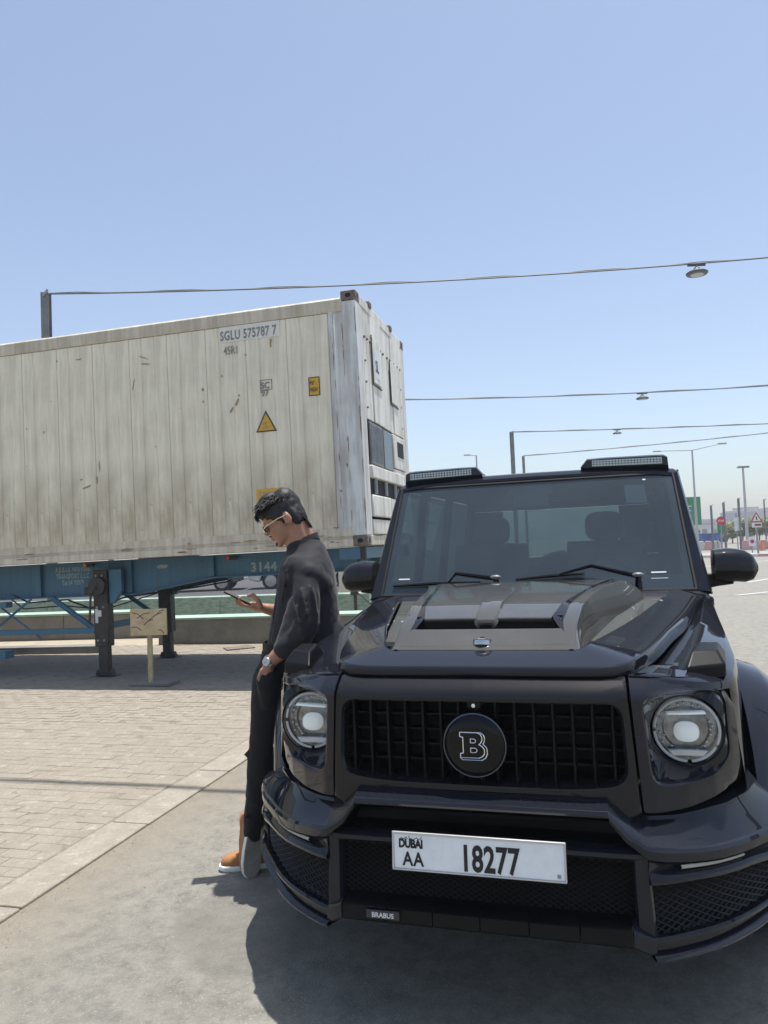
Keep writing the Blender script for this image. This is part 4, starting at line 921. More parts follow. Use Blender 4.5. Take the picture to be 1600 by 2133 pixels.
for z in (.835, .883, .931, .979, 1.020):
    if gs0 is None: gs0 = MB().box((-.445, -.104, -.0035), (.445, -.060, .0035)).build('grille_slat', P_SATIN, car, bevel=.0015); gs0.location = (0, -.035, z)
    else: inst(gs0, 'grille_slat', (0, -.035, z), car)
# emblem
em = MB().lathe((0, -.222, .906), (0, 1, 0), [(.0, -.004), (.05, -.004), (.091, .001), (.094, .004), (.096, .03), (.088, .09)], 48).build('grille_emblem', P_GLOSSB, car, smooth=40)
MB().lathe((0, -.222, .906), (0, 1, 0), [(.0915, .001), (.094, -.0030), (.0975, -.002), (.0985, .006), (.096, .012)], 48).build('emblem_rim', mat('dark_chrome', (.10, .11, .14), .2, metal=1), em)
def path(pts, closed=True, r=.0017, dx=0, dz=0, mb=None):
    P = [(x*.00112+dx, -.2285, z*.00112+.906+dz) for x, z in pts]; P = P+[P[0]] if closed else P
    for a, b in zip(P[:-1], P[1:]): mb.tube([a, b], r, 6)
    for a in P: mb.ell(a, (r, r, r), n=6, m=4)
bl = MB()
Bout = [(-44, 43), (14, 43), (25, 38), (30, 29), (30, 17), (25, 8), (19, 4), (30, -2), (37, -12), (37, -26), (29, -36), (17, -41), (-44, -41), (-44, -27), (-34, -25), (-34, 27), (-44, 29)]
path([(x*.82-3, z*.82) for x, z in Bout], mb=bl)
path([(x*.82-3, z*.82) for x, z in [(-9, 22), (4, 22), (9, 18), (8, 12), (3, 9), (-9, 9)]], mb=bl, r=.0013)
path([(x*.82-3, z*.82) for x, z in [(-9, -8), (6, -8), (12, -12), (12, -19), (6, -23), (-9, -23)]], mb=bl, r=.0013)
path([(x*.82-3, z*.82) for x, z in [(17, 43), (26, 43), (36, 36), (39, 27), (38, 14), (33, 6), (45, -6), (47, -26), (40, -40), (26, -48), (-38, -48), (-44, -41)]], closed=False, mb=bl, r=.0015)
bl.build('emblem_letter_outline', P_CHROME, em)
ss = MB().box((-.022, -.212, 1.012), (.022, -.12, 1.036)).build('nose_camera', P_SATIN, car, bevel=.006, seg=3); MB().lathe((0, -.214, 1.024), (0, 1, 0), [(0, -.003), (.006, -.002), (.008, .004)], 14).build('camera_lens', P_CHROME, ss)

# --- headlight housings (front corner panels) and lamps
for s in (1, -1):
    lc = (.628, .915)
    ou2 = roundpoly([(.460, 1.104), (.484, .712), (.56, .706), (.66, .712), (.795, .742), (.806, .80), (.785, 1.020), (.755, 1.050), (.66, 1.082)], [.006, .01, .05, .05, .035, .03, .03, .03, .06])
    pk_ = roundpoly([(.497, 1.040), (.516, .806), (.56, .782), (.70, .790), (.752, .83), (.745, 1.015), (.70, 1.042), (.56, 1.052)], [.03, .03, .03, .03, .03, .03, .03, .03])
    A = angles(ou2+pk_, lc, 96)
    def mk(poly, fn): 
        out = []
        for a in A:
            p = cast(poly, lc, a); out.append((s*p[0], fn(p[0], p[1]), p[1]))
        return out
    def circ(r, y): return [(s*(lc[0]+r*math.cos(a)), y, lc[1]+r*math.sin(a)) for a in A]
    LY = -.012
    def fy(x, z): return facey(x)+.10*max(0, (.80-z))*1.0
    def ry(z, k): return k*max(0, (z-1.02)/.08)
    T0 = circ(.106, LY+.06); T1 = circ(.108, LY+.008); T1b = circ(.1105, LY+.004)
    def pocket(x, z):   # floor of the recess: shallow below the lamp, deep beside it
        return min(LY+.012, facey(x)+.030) if z < .83 else min(LY+.014, facey(x)+.036)
    T2 = mk(scale2(pk_, lc, -.010), pocket)
    T3 = mk(pk_, lambda x, z: fy(x, z)+.010)
    T3b = mk(scale2(pk_, lc, .005), lambda x, z: fy(x, z)+.001)
    TS = []
    def topz(x): return 9 if abs(x) > 9 else lerpt([(.46, 1.104), (.66, 1.082), (.755, 1.050), (.80, 1.0)], abs(x))
    pk1 = scale2(pk_, lc, .006)
    for tt in (.12, .3, .45, .58, .70, .80, .88, .94, .98): TS.append([(s*x, y, z) for x, y, z in blend(pk1, ou2, lc, A, tt, lambda x, z: fy(x, z)-.001+rolly(z, topz(x)-.058, .058, .055)+(.010*max(0, tt-.8)/.2 if x > .74 else 0))])
    T6 = [(x, y+.010+(.040 if z > topz(x)-.03 else 0), z+(.003 if z > 1.03 else 0)) for x, y, z in mk(ou2, lambda x, z: fy(x, z))]
    T7 = [(x, max(y+.03, .04) if abs(x) < .74 else y+.07, z+(.006 if z > 1.03 else 0)) for x, y, z in T6]
    hp = MB().grid([T0, T1, T1b, T2, T3, T3b]+TS+[T6, T7], closed=True, flip=s < 0).build('headlight_housing', P_BODY, car, smooth=30)
    # the lamp
    h = MB().lathe((s*lc[0], LY+.055, lc[1]), (0, -1, 0), [(0, -.02), (.102, -.02), (.104, .0), (.099, .012), (.070, .012), (.066, .0), (0, .0)], 40).build('headlight', mat('lamp_bowl', (.30, .32, .34), .22, metal=.95, var=.5, vscale=30), car, smooth=40)
    h['label'] = 'round lit headlight nearer the man' if s < 0 else 'round lit headlight on the right of the grille'
    rg_ = MB(); 
    for a0, a1 in ((R(-84), R(176)), (R(184), R(268))):
        rg_.tube([(s*lc[0]+math.cos(a0+(a1-a0)*t/40)*.0955, LY+.014, lc[1]+math.sin(a0+(a1-a0)*t/40)*.0955) for t in range(41)], .0044, 8)
    rg_.build('running_light_ring', mat('daytime_ring', (.42, .45, .48), .25, emit=(.9, .95, 1, .04)), h)
    MB().prism([(s*(lc[0]+x), lc[1]+z) for x, z in [(-.060, .044), (-.054, .055), (.056, .060), (.060, .049)]][::1], LY+.012, LY+.03, 'y').build('upper_reflector', mat('lamp_reflector_lit', (.72, .80, .84), .15, metal=.5, emit=(.85, .97, 1, .12)), h, bevel=.004)
    MB().ell((s*lc[0], LY+.028, lc[1]-.008), (.038, .026, .031), n=28, m=16, e=.82).build('projector_lens', mat('projector_glass_lit', (.5, .55, .57), .08, emit=(.88, .96, 1, .20)), h)
    MB().prism([(s*(lc[0]+x), lc[1]+z) for x, z in [(-.046, -.082), (-.060, -.062), (.060, -.062), (.046, -.082)]], LY+.014, LY+.03, 'y').build('lower_reflector', mat('lamp_reflector', (.45, .50, .54), .2, metal=.6, emit=(.8, .95, 1, .03)), h, bevel=.004)
    dt = MB()
    for k in range(26):
        a = k*2.39996; r__ = .07+.018*((k*7 % 5)/5); dt.ell((s*lc[0]+math.cos(a)*r__, LY+.03, lc[1]+math.sin(a)*r__), (.004, .003, .003), n=6, m=4)
    dt.build('reflector_facet', P_CHROME, h)
    MB().lathe((s*lc[0], LY, lc[1]), (0, -1, 0), [(.103, -.012), (.102, .0), (.085, .012), (.05, .021), (0, .025)], 40).build('lens_cover', G_LENS, h)
    # front wings
    FX = [(.0, .775), (.05, .785), (.10, .797), (.35, .835), (.6, .852), (1.1, .882), (1.6, .912)]
    FZ = [(.0, 1.052), (.06, 1.058), (.10, 1.062), (.35, 1.085), (.6, 1.108), (1.1, 1.148), (1.6, 1.196)]
    rws = []
    for y in (-.128, -.09, -.03, .03, .08, .12, .2, .3, .42, .55, .62, .7, .8, .9, 1.0, 1.1, 1.2, 1.28, 1.295, 1.35, 1.6):
        xo = lerpt([(-.13, .50), (-.09, .59), (-.03, .675), (.03, .733), (.08, .768), (.12, .792)]+FX[3:], y); zo = lerpt([(-.13, 1.098), (-.05, 1.078)]+FZ[1:], y)
        xi = .462 if y < .0 else lerpt(XO, y)-.03; zi = 1.100 if y < 0 else lerpt([(0, 1.100), (.4, 1.118), (1.6, 1.20)], y)
        sk = .0 if y < .1 else 1
        rws.append([(xi, y, zi-.06), (xi, y, zi-(.028 if y > .1 else 0)), (xi+.02, y, zi-(.026 if y > .1 else 0)), (xi*.55+xo*.45, y, zi*.4+zo*.6+.014), (xo-.03, y, zo+.008), (xo-.008, y, zo-.004), (xo, y, zo-.025)]+([(xo, y+.004, zo-.028), (xo, y+.006, zo-.030)] if y < .1 else [(xo+.004, y, zo-.07), (xo+.012, y, (.75 if y < .19 else .66) if y < .3 else (.42+math.sqrt(max(0, .53**2-(y-.8)**2)) if y < 1.29 else .46))]))
    MB().grid([[(s*x, y, z) for x, y, z in r] for r in rws]).build('front_wing', P_BODY, car, smooth=35)
    # turn-signal pod on the wing
    pd = MB(); B0 = [(.640, .03), (.762, .080), (.790, .30), (.690, .30)]; B1 = [(.664, .10), (.745, .130), (.765, .26), (.700, .26)]
    zt = lambda x, y: 1.085+.05*y
    pd.add([(s*x, y, zt(x, y)-.02) for x, y in B0]+[(s*x, y, zt(x, y)+.016) for x, y in B0]+[(s*x, y, zt(x, y)+.056) for x, y in B1], [(0,1,5,4),(1,2,6,5),(2,3,7,6),(3,0,4,7),(4,5,9,8),(5,6,10,9),(6,7,11,10),(7,4,8,11),(8,9,10,11)])
    pd.build('turn_signal', P_SATIN, car, bevel=.008, seg=3)
    # side body with wheel-arch flare, doors
    sh = [(1.58, 1.19), (1.58, .44)]+[(3.22, .44)][:0]+[(3.67-.50*math.cos(k*math.pi/12), .42+.50*math.sin(k*math.pi/12)) for k in range(13)]+[(4.62, .44), (4.66, .60), (4.66, 1.21)]
    MB().prism(sh, s*.84, s*.905, 'x').build('body_side', P_BODY, car, smooth=30, bevel=.008)
    for yc in (.80, 3.67):
        fr_ = []
        A0 = R(20) if yc < 1 else 0
        for k in range(21):
            a = A0+(math.pi-A0)*k/20; c_, s_ = math.cos(a), math.sin(a); w = 1 if yc > 1 else min(1, .38+k*.10)
            X = lambda v: s*(.86+(v-.86)*w)
            fr_.append([(s*.86, yc-c_*.60, .42+s_*.60), (X(.955), yc-c_*.580, .42+s_*.570), (X(1.025), yc-c_*.535, .42+s_*.51), (X(1.035), yc-c_*.50, .42+s_*.475), (X(1.015), yc-c_*.485, .42+s_*.46), (s*.80, yc-c_*.48, .42+s_*.455)])
        MB().grid(fr_).build('wheel_arch_flare', P_BODY, car, smooth=40)
        MB().grid([[(s*x, yc-math.cos(math.pi*k/16)*.484, .42+math.sin(math.pi*k/16)*.46) for x in (.55, .86)] for k in range(17)]).build('arch_liner', P_VOID, car)
    for yc in (.80, 3.67):
        w = MB().lathe((s*.70, yc, .412), (s, 0, 0), [(.29, -.02), (.36, -.02), (.405, .02), (.412, .06), (.412, .25), (.400, .285), (.36, .305), (.30, .30)], 48).build('wheel', M_TYRE, car)
        r_ = MB().lathe((s*.70, yc, .412), (s, 0, 0), [(.302, .295), (.295, .305), (.285, .27), (.27, .20), (.08, .22), (.06, .285), (0, .29)], 40)
        for k in range(10):
            q = Matrix.Translation((0, yc, .412)) @ Matrix.Rotation(k*math.pi/5, 4, 'X'); x0, x1 = sorted((s*.92, s*.985)); r_.box((x0, -.018, .05), (x1, .018, .29), M=q)
        r_.build('rim', P_GLOSSB, w, bevel=.003)
    # doors, window line
    for y0, y1 in ((1.64, 2.66), (2.675, 3.30)):
        MB().box((min(s*.900, s*.925), y0, .60), (max(s*.900, s*.925), y1, 1.195)).build('door', P_BODY, car, bevel=.012, seg=3)
        MB().box((min(s*.924, s*.945), y1-.22, 1.02), (max(s*.924, s*.945), y1-.05, 1.05)).build('door_handle', P_BODY, car, bevel=.008)
    MB().box((min(s*.86, s*1.0), 1.38, .40), (max(s*.86, s*1.0), 3.10, .46)).build('running_board', P_SATIN, car, bevel=.015)
    # greenhouse side: pillars, side glass
    def quadslab(pts, t): 
        return MB().add([Vector(p) for p in pts]+[Vector(p)+Vector((-s*t, 0, 0)) for p in pts], [(0,1,2,3),(7,6,5,4),(0,4,5,1),(1,5,6,2),(2,6,7,3),(3,7,4,0)])
    def sx(z): return s*(.912-(z-1.2)*.145)
    for y0, y1, nm in ((2.60, 2.70, 'centre_pillar'), (3.42, 3.52, 'rear_pillar'), (4.42, 4.62, 'tail_pillar')):
        quadslab([(sx(1.19), y0, 1.19), (sx(1.19), y1, 1.19), (sx(1.88), y1-.02, 1.88), (sx(1.88), y0-.02, 1.88)], .05).build(nm, P_BODY, car, bevel=.008)
    for y0, y1 in ((1.72, 2.60), (2.70, 3.42), (3.52, 4.42)):
        y0t = 2.03 if y0 == 1.72 else y0-.02
        quadslab([(sx(1.2)-s*.01, y0, 1.2), (sx(1.2)-s*.01, y1, 1.2), (sx(1.86)-s*.01, y1-.02, 1.86), (sx(1.86)-s*.01, y0t, 1.86)], .006).build('side_window', G_SIDE, car, smooth=0)
    # windscreen pillar
    MB().grid([[(s*(.820*0+.838-t*.052), 1.645+t*.375, 1.235+t*.635), (s*(.905-t*.092), 1.630+t*.378, 1.225+t*.650), (s*(.922-t*.098), 1.655+t*.375, 1.215+t*.660), (s*(.925-t*.100), 1.72+t*.36, 1.205+t*.670), (s*(.86-t*.075), 1.75+t*.35, 1.205+t*.66)] for t in [k/8 for k in range(9)]]).build('windscreen_pillar', P_BODY, car, smooth=50)
    # door mirror
    mr = MB()
    def mring(t, top):   # t 0 inboard .. 1 tip
        x = .965+t*.222; hh = lerpt([(0, .086), (.3, .094), (.7, .088), (.9, .066), (1, .02)], t); zc = lerpt([(0, 1.345), (.5, 1.342), (1, 1.325)], t); d = lerpt([(0, .10), (.5, .095), (.85, .07), (1, .02)], t)
        return x, hh, zc, d
    for nm, a0, a1, mt, gr_ in (('mirror_cap', R(-12), R(192), P_BODY, 0), ('mirror_base', R(192), R(348), P_SATIN, 0)):
        rr_ = []
        for k in range(15):
            t = k/14; t = t**.8 if k < 14 else 1
            x, hh, zc, d = mring(t, 1)
            row = []
            for j in range(17):
                a = a0+(a1-a0)*j/16; ca, sa = math.cos(a), math.sin(a)
                kx = .985 if nm == 'mirror_base' else 1
                row.append((s*x, 1.95-math.copysign(abs(ca)**.8, ca)*d*kx, zc+math.copysign(abs(sa)**.8, sa)*hh*kx))
            rr_.append(row)
        mr = MB().grid(rr_)
        x, hh, zc, d = mring(0, 1)
        mr.add([(s*.965, 1.95, zc)]+rr_[0], [(0, j, j+1) for j in range(1, 17)])
        if nm == 'mirror_cap': mobj = mr.build('door_mirror', P_BODY, car, smooth=50)
        else: mr.build('mirror_base', P_SATIN, mobj, smooth=50)
    MB().prism([(s*.90, 1.215), (s*.90, 1.30), (s*.985, 1.30), (s*1.00, 1.262), (s*1.06, 1.255), (s*1.06, 1.242), (s*.98, 1.232)], 1.91, 1.98, 'y').build('mirror_arm', P_SATIN, mobj, bevel=.01)
    MB().tube([(s*.975, 1.862, 1.312), (s*1.07, 1.858, 1.322), (s*1.15, 1.885, 1.340), (s*1.178, 1.93, 1.345)], .0055, 6).build('mirror_groove', P_SEAL, mobj)
    # roof light bar
    x0, x1 = (.325, .768)
    lbp = MB(); 
    lbp.grid([[(s*x, y, z) for (y, z) in ((2.035, 1.905+dz), (2.015, 1.925+dz), (2.015, 1.925+dz+hgt*.95), (2.05, 1.925+dz+hgt+.008), (2.18, 1.932+dz))] for x, dz, hgt in ((x0-.035, .008, .002), (x0, .006, .046), (x0+.1, .004, .050), (x1-.06, -.004, .054), (x1-.02, -.006, .054), (x1, -.009, .046), (x1+.004, -.03, .0))])
    lb = lbp.build('roof_light_bar', P_BODY, car, smooth=30, bevel=.003)
    MB().add([(s*(x0+.03), 2.011, 1.936), (s*(x1-.03), 2.011, 1.927), (s*(x1-.03), 2.011, 1.963), (s*(x0+.03), 2.011, 1.970)], [(0, 1, 2, 3)]).build('led_backing', mat('led_bar_reflector', (.55, .60, .60), .3, metal=.5), lb, smooth=0)
    cl_ = MB()
    for k in range(22):
        x = x0+.04+k*(x1-x0-.08)/21
        z0 = lerpt([(x0, 1.936), (x1, 1.927)], x); cl_.box((min(s*(x-.001), s*(x+.001)), 2.005, z0+.002), (max(s*(x-.001), s*(x+.001)), 2.0105, z0+.034))
    for zz in (.011, .024): cl_.add([(s*(x0+.03), 2.0075, 1.936+zz-.001), (s*(x1-.03), 2.0075, 1.927+zz-.001), (s*(x1-.03), 2.0075, 1.927+zz+.001), (s*(x0+.03), 2.0075, 1.936+zz+.001)], [(0, 1, 2, 3)])
    cl_.build('led_cell', P_SATIN, lb, smooth=0)
# --- roof and windscreen header
rf = []
for y, z in ((2.000, 1.872), (1.992, 1.884), (1.996, 1.900), (2.02, 1.918), (2.08, 1.930), (2.4, 1.945), (3.2, 1.955), (4.2, 1.950), (4.62, 1.93), (4.66, 1.90)):
    e_ = 0
    rf.append(mir([(0, y, z), (.4, y, z-.003), (.70, y+(.004 if y < 2.05 else 0), z-.016), (.80, y+(.010 if y < 2.05 else 0), z-.030), (.822, y+(.012 if y < 2.05 else 0), z-.045), (.826, y+(.014 if y < 2.05 else 0), z-.070)]))
MB().grid(rf).build('roof', P_BODY, car, smooth=35)
MB().box((-.78, 2.1, 1.862), (.78, 4.58, 1.872)).build('headliner', mat('headlining_grey', (.10, .10, .10), .9), car, smooth=0)
for s in (-1, 1):
    MB().tube([(s*.826, 2.14, 1.889), (s*.832, 3.3, 1.897), (s*.830, 4.6, 1.885)], .009, 6).build('drip_rail', P_BODY, car)
# windscreen: slightly bowed glass, printed border, seal
def wsp(u, v, off=0):   # u -1..1, v 0..1
    hw = .842-.052*v; b = (1-u*u)*.030
    return (u*hw, 1.645+v*.372-b+off, 1.240+v*.632+off*.5)
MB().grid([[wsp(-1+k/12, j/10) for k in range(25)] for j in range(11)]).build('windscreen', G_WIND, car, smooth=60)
fb = MB()
def band(u0, u1, v0, v1, nu, nv): fb.grid([[wsp(u0+(u1-u0)*k/nu, v0+(v1-v0)*j/nv, .004) for k in range(nu+1)] for j in range(nv+1)])
band(-1, 1, 0, .115, 24, 2); band(-1, 1, .955, 1, 24, 1); band(-1, -.945, .115, .955, 1, 8); band(.945, 1, .115, .955, 1, 8); band(-.16, .16, .86, .955, 6, 1); band(-.13, .13, .76, .86, 6, 1)
fb.build('windscreen_border', mat('black_ceramic_print', (.010, .012, .016), .4), car, smooth=60)
MB().box((-.03, 2.0-.062, 1.755), (.035, 1.945, 1.785)).build('sensor_window', mat('sensor_glass', (.25, .3, .32), .2), car, smooth=0)
MB().tube([wsp(-1, 0, -.002)]+[wsp(-1+k/12, 0, -.004) for k in range(25)]+[wsp(1, k/6, -.004) for k in range(7)]+[wsp(1-k/12, 1, -.004) for k in range(25)]+[wsp(-1, 1-k/6, -.004) for k in range(7)], .008, 6).build('windscreen_seal', P_SEAL, car)
for (u, v, w_, h_) in ((.80, .135, .045, .006), (-.86, .135, .04, .006), (.80, .09, .05, .002)):
    MB().add([wsp(u-w_, v, -.001), wsp(u+w_, v, -.001), wsp(u+w_, v+h_*1.6, -.001), wsp(u-w_, v+h_*1.6, -.001)], [(0, 1, 2, 3)]).build('glass_marking', M_WHITEST, car, smooth=0)
MB().add([wsp(.66, .74, .003), wsp(.80, .735, .003), wsp(.795, .90, .003), wsp(.66, .905, .003)], [(0, 1, 2, 3)]).build('windscreen_tag', mat('tag_film', (.09, .11, .13), .5), car, smooth=0)
MB().add([wsp(.79, .945, -.001), wsp(.81, .945, -.001), wsp(.81, .956, -.001), wsp(.79, .956, -.001)], [(0, 1, 2, 3)]).build('glass_dot', M_WHITEST, car, smooth=0)
# scuttle below the glass
MB().grid([mir([(0, y, z), (.4, y, z), (.70, y, z-.004), (.84, y, z-.012), (.90, y, z-.03)]) for y, z in ((1.56, 1.20), (1.60, 1.232), (1.64, 1.246), (1.70, 1.246))]).build('scuttle', P_BODY, car, smooth=40)
MB().box((-.86, 1.60, .70), (.86, 1.62, 1.19)).build('bulkhead', P_VOID, car, smooth=0)
# wipers
for s, (px_, py_), tip, sc_ in ((1, (.555, 1.56), (-.02, .10), 1), (-1, (-.22, 1.58), (-.83, .06), 1)):
    if s > 0: base = Vector((.560, 1.575, 1.315)); el = Vector((.33, 1.610, 1.375)); bl0, bl1 = wsp(.35, .165, -.022), wsp(-.09, .125, -.018)
    else: base = Vector((-.175, 1.590, 1.322)); el = Vector((-.40, 1.610, 1.355)); bl0, bl1 = wsp(-.32, .115, -.020), wsp(-.93, .095, -.018)
    w_ = MB().tube([base-Vector((0, 0, .07)), base, base.lerp(el, .25), el, Vector(bl0).lerp(Vector(bl1), .35)+Vector((0, -.012, .008))], [.02, .017, .013, .010, .006], 8).build('wiper', P_GLOSSB, car)
    MB().tube([bl0, Vector(bl0).lerp(Vector(bl1), .5)+Vector((0, -.004, .004)), bl1], [.006, .010, .006], 6).build('wiper_blade', P_SATIN, w_)
    MB().ell(base+Vector((0, -.008, .008)), (.030, .018, .013)).build('wiper_cap', mat('wiper_satin_grey', (.16, .16, .16), .35), w_)

# --- interior
I_DK = mat('interior_black_leather', (.012, .012, .013), .5, var=.2); I_GR = mat('dash_top_grey', (.045, .05, .052), .6)
ds = MB().grid([mir([(0, y, z), (.45, y, z), (.74, y, z-.01)]) for y, z in ((1.72, 1.235), (1.9, 1.262), (2.10, 1.268), (2.20, 1.24), (2.22, 1.05), (2.18, .8))]).build('dashboard', I_GR, car, smooth=40)
MB().grid([[(x, y, z) for x in (.18, .24, .40, .56, .62)] for y, z in ((2.05, 1.255), (2.08, 1.315), (2.17, 1.325), (2.22, 1.30), (2.22, 1.25))]).build('instrument_hood', I_GR, car, smooth=40)
swp = Vector((.40, 2.36, 1.215)); q = Matrix.Rotation(R(-66), 3, 'X')
sw = MB().tube([swp+q @ Vector((math.cos(a)*.185, math.sin(a)*.185, 0)) for a in [k*2*math.pi/32 for k in range(33)]], .014, 8)
sw.ell(swp, (.06, .03, .05)); sw.box((-.18, -.016, -.01), (.18, .016, .01), M=Matrix.Translation(swp) @ q.to_4x4()); sw.build('steering_wheel', I_DK, car)
def seat(x, y, w, nm='seat'):
    t_ = MB().grid([[(x+sx_*w, y+dy+abs(sx_)**3*-.05, z) for sx_ in (-1, -.9, -.5, 0, .5, .9, 1)] for dy, z in ((-.45, .78), (-.45, .88), (-.05, .84), (.02, 1.0), (.10, 1.30), (.14, 1.46), (.20, 1.50), (.24, 1.44), (.16, .8))]).build(nm, I_DK, car, smooth=60)
    MB().ell((x, y+.19, 1.60), (.135, .06, .105), n=20, m=12, e=.65).build('headrest', I_DK, t_); 
    for s_ in (-.05, .05): MB().cyl((x+s_, y+.19, 1.45), (x+s_, y+.19, 1.56), .007, n=8).build('headrest_post', P_CHROME, t_)
seat(.40, 2.85, .26); seat(-.40, 2.85, .26)
for x in (-.45, 0, .45): 
    pass
rs_ = MB().grid([[(x, 3.75+dy, z) for x in (-.68, -.6, -.2, .2, .6, .68)] for dy, z in ((-.45, .80), (-.02, .84), (.08, 1.28), (.14, 1.33), (.22, 1.28), (.2, .8))]).build('rear_bench', I_DK, car, smooth=50)
for x in (-.42, .42): MB().ell((x, 3.93, 1.43), (.12, .05, .075), n=18, m=10, e=.65).build('headrest', I_DK, rs_)
mv = MB().ell((.0, 2.13, 1.74), (.115, .02, .035), n=20, m=10, e=.6).build('rear_view_mirror', I_DK, car); MB().cyl((0, 2.13, 1.75), (0, 2.02, 1.82), .012, n=8).build('mirror_stem', I_DK, mv)
MB().tube([(.70, 2.72, 1.60), (.62, 2.80, 1.30), (.55, 2.9, .95)], .016, 4).build('seat_belt', mat('belt_webbing', (.05, .05, .052), .8), car)
MB().box((-.84, 1.7, .42), (.84, 4.6, .46)).build('floor_pan', I_DK, car, smooth=0)
# tail: panel around a rear window, spare wheel
tp_ = MB(); 
tp_.box((-.86, 4.58, .5), (.86, 4.64, 1.36)); tp_.box((-.80, 4.58, 1.80), (.80, 4.64, 1.92)); tp_.box((-.84, 4.58, 1.362), (-.52, 4.64, 1.798)); tp_.box((.52, 4.58, 1.362), (.84, 4.64, 1.798)); tp_.build('tailgate', P_BODY, car, smooth=0)
MB().box((-.518, 4.60, 1.362), (.518, 4.606, 1.798)).build('rear_window', G_SIDE, car, smooth=0)
MB().lathe((.0, 4.68, 1.02), (0, 1, 0), [(0, 0), (.37, 0), (.39, .03), (.39, .22), (.36, .25), (0, .25)], 36).build('spare_wheel_cover', P_BODY, car)
MB().box((-.93, 4.66, .42), (.93, 4.78, .66)).build('rear_bumper', P_BODY, car, bevel=.03)
MB().box((-.6, .2, .42), (.6, 1.5, .50)).build('engine_undertray', P_VOID, car, smooth=0); MB().box((-.5, 1.5, .40), (.5, 4.4, .46)).build('chassis_frame', P_VOID, car, smooth=0)

# --- front bumper
FP = [(0, -.272), (.38, -.268), (.46, -.258), (.50, -.243), (.54, -.220), (.58, -.192), (.62, -.162), (.66, -.130), (.70, -.094), (.75, -.040), (.80, .022), (.85, .090), (.90, .155), (.95, .235), (1.0, .345), (1.025, .46), (1.03, .58)]
def fpy(x): return lerpt(FP, x)
def fnorm(x):
    e = .02; d = Vector((2*e, fpy(x+e)-fpy(x-e), 0)).normalized() if x < 1.0 else Vector((.12, .99, 0)).normalized(); return Vector((d.y, -d.x, 0))
ST = [.49, .51, .54, .58, .62, .66, .70, .75, .80, .85, .90, .95, 1.0, 1.015, 1.025, 1.03]
ZW = [(.49, .640), (.54, .628), (.62, .613), (.70, .602), (.80, .592), (.90, .585), (1.0, .585)]   # wing front edge height
def off(x, o, z): 
    p = Vector((x, fpy(x), 0)); n_ = fnorm(x); p = p-n_*o*-1 if 0 else p+n_*o; return (p.x, p.y, z)
ws_ = []
for x in (0, .15, .30, .383): ws_.append([(x, -.10, .775), (x, -.168, .768), (x, -.176, .764), (x, -.205, .762), (x, -.258, .748), (x, -.268, .742), (x, -.272, .732), (x, -.268, .724), (x, -.20, .722)])
ws_.append([(.395, -.10, .764), (.393, -.168, .757), (.393, -.176, .753), (.392, -.203, .751), (.390, -.256, .738), (.388, -.266, .732), (.387, -.270, .722), (.386, -.267, .712), (.386, -.20, .710)])
ws_.append([(.445, -.10, .722), (.443, -.16, .716), (.442, -.17, .712), (.440, -.195, .708), (.436, -.248, .688), (.433, -.256, .680), (.431, -.260, .668), (.428, -.256, .655), (.428, -.20, .650)])
for x in ST:
    zw = lerpt(ZW, x); k = min(1, (x-.49)/.06)
    bx = lerpt([(.49, .486), (.54, .528), (.62, .588), (.70, .648), (.80, .735), (.90, .815), (1.0, .885), (1.03, .93)], x); by = lerpt([(.486, -.152), (.528, -.128), (.588, -.09), (.648, -.045), (.735, .035), (.815, .15), (.885, .33), (.93, .60)], bx); bz = lerpt([(.49, .692), (.6, .682), (.8, .684), (1.0, .690)], x)
    fx_, fy_, _z = off(x, -.014, 0)
    def Q(t, z): return (bx+(fx_-bx)*t, by+(fy_-by)*t, z)
    ws_.append([Q(-.55, bz+.010), Q(-.03, bz+.004), Q(.04, bz-.006), Q(.5, bz*.5+zw*.5+.002), Q(1, zw+.004), off(x, -.006, zw), off(x, 0, zw-.010), off(x, .0, zw-.034), off(x, -.03, zw-.042)])
full = [[(-x, y, z) for x, y, z in r] for r in reversed(ws_[1:])]+ws_
bp_ = MB().grid(full).build('bumper_upper', P_BODY, car, smooth=22)
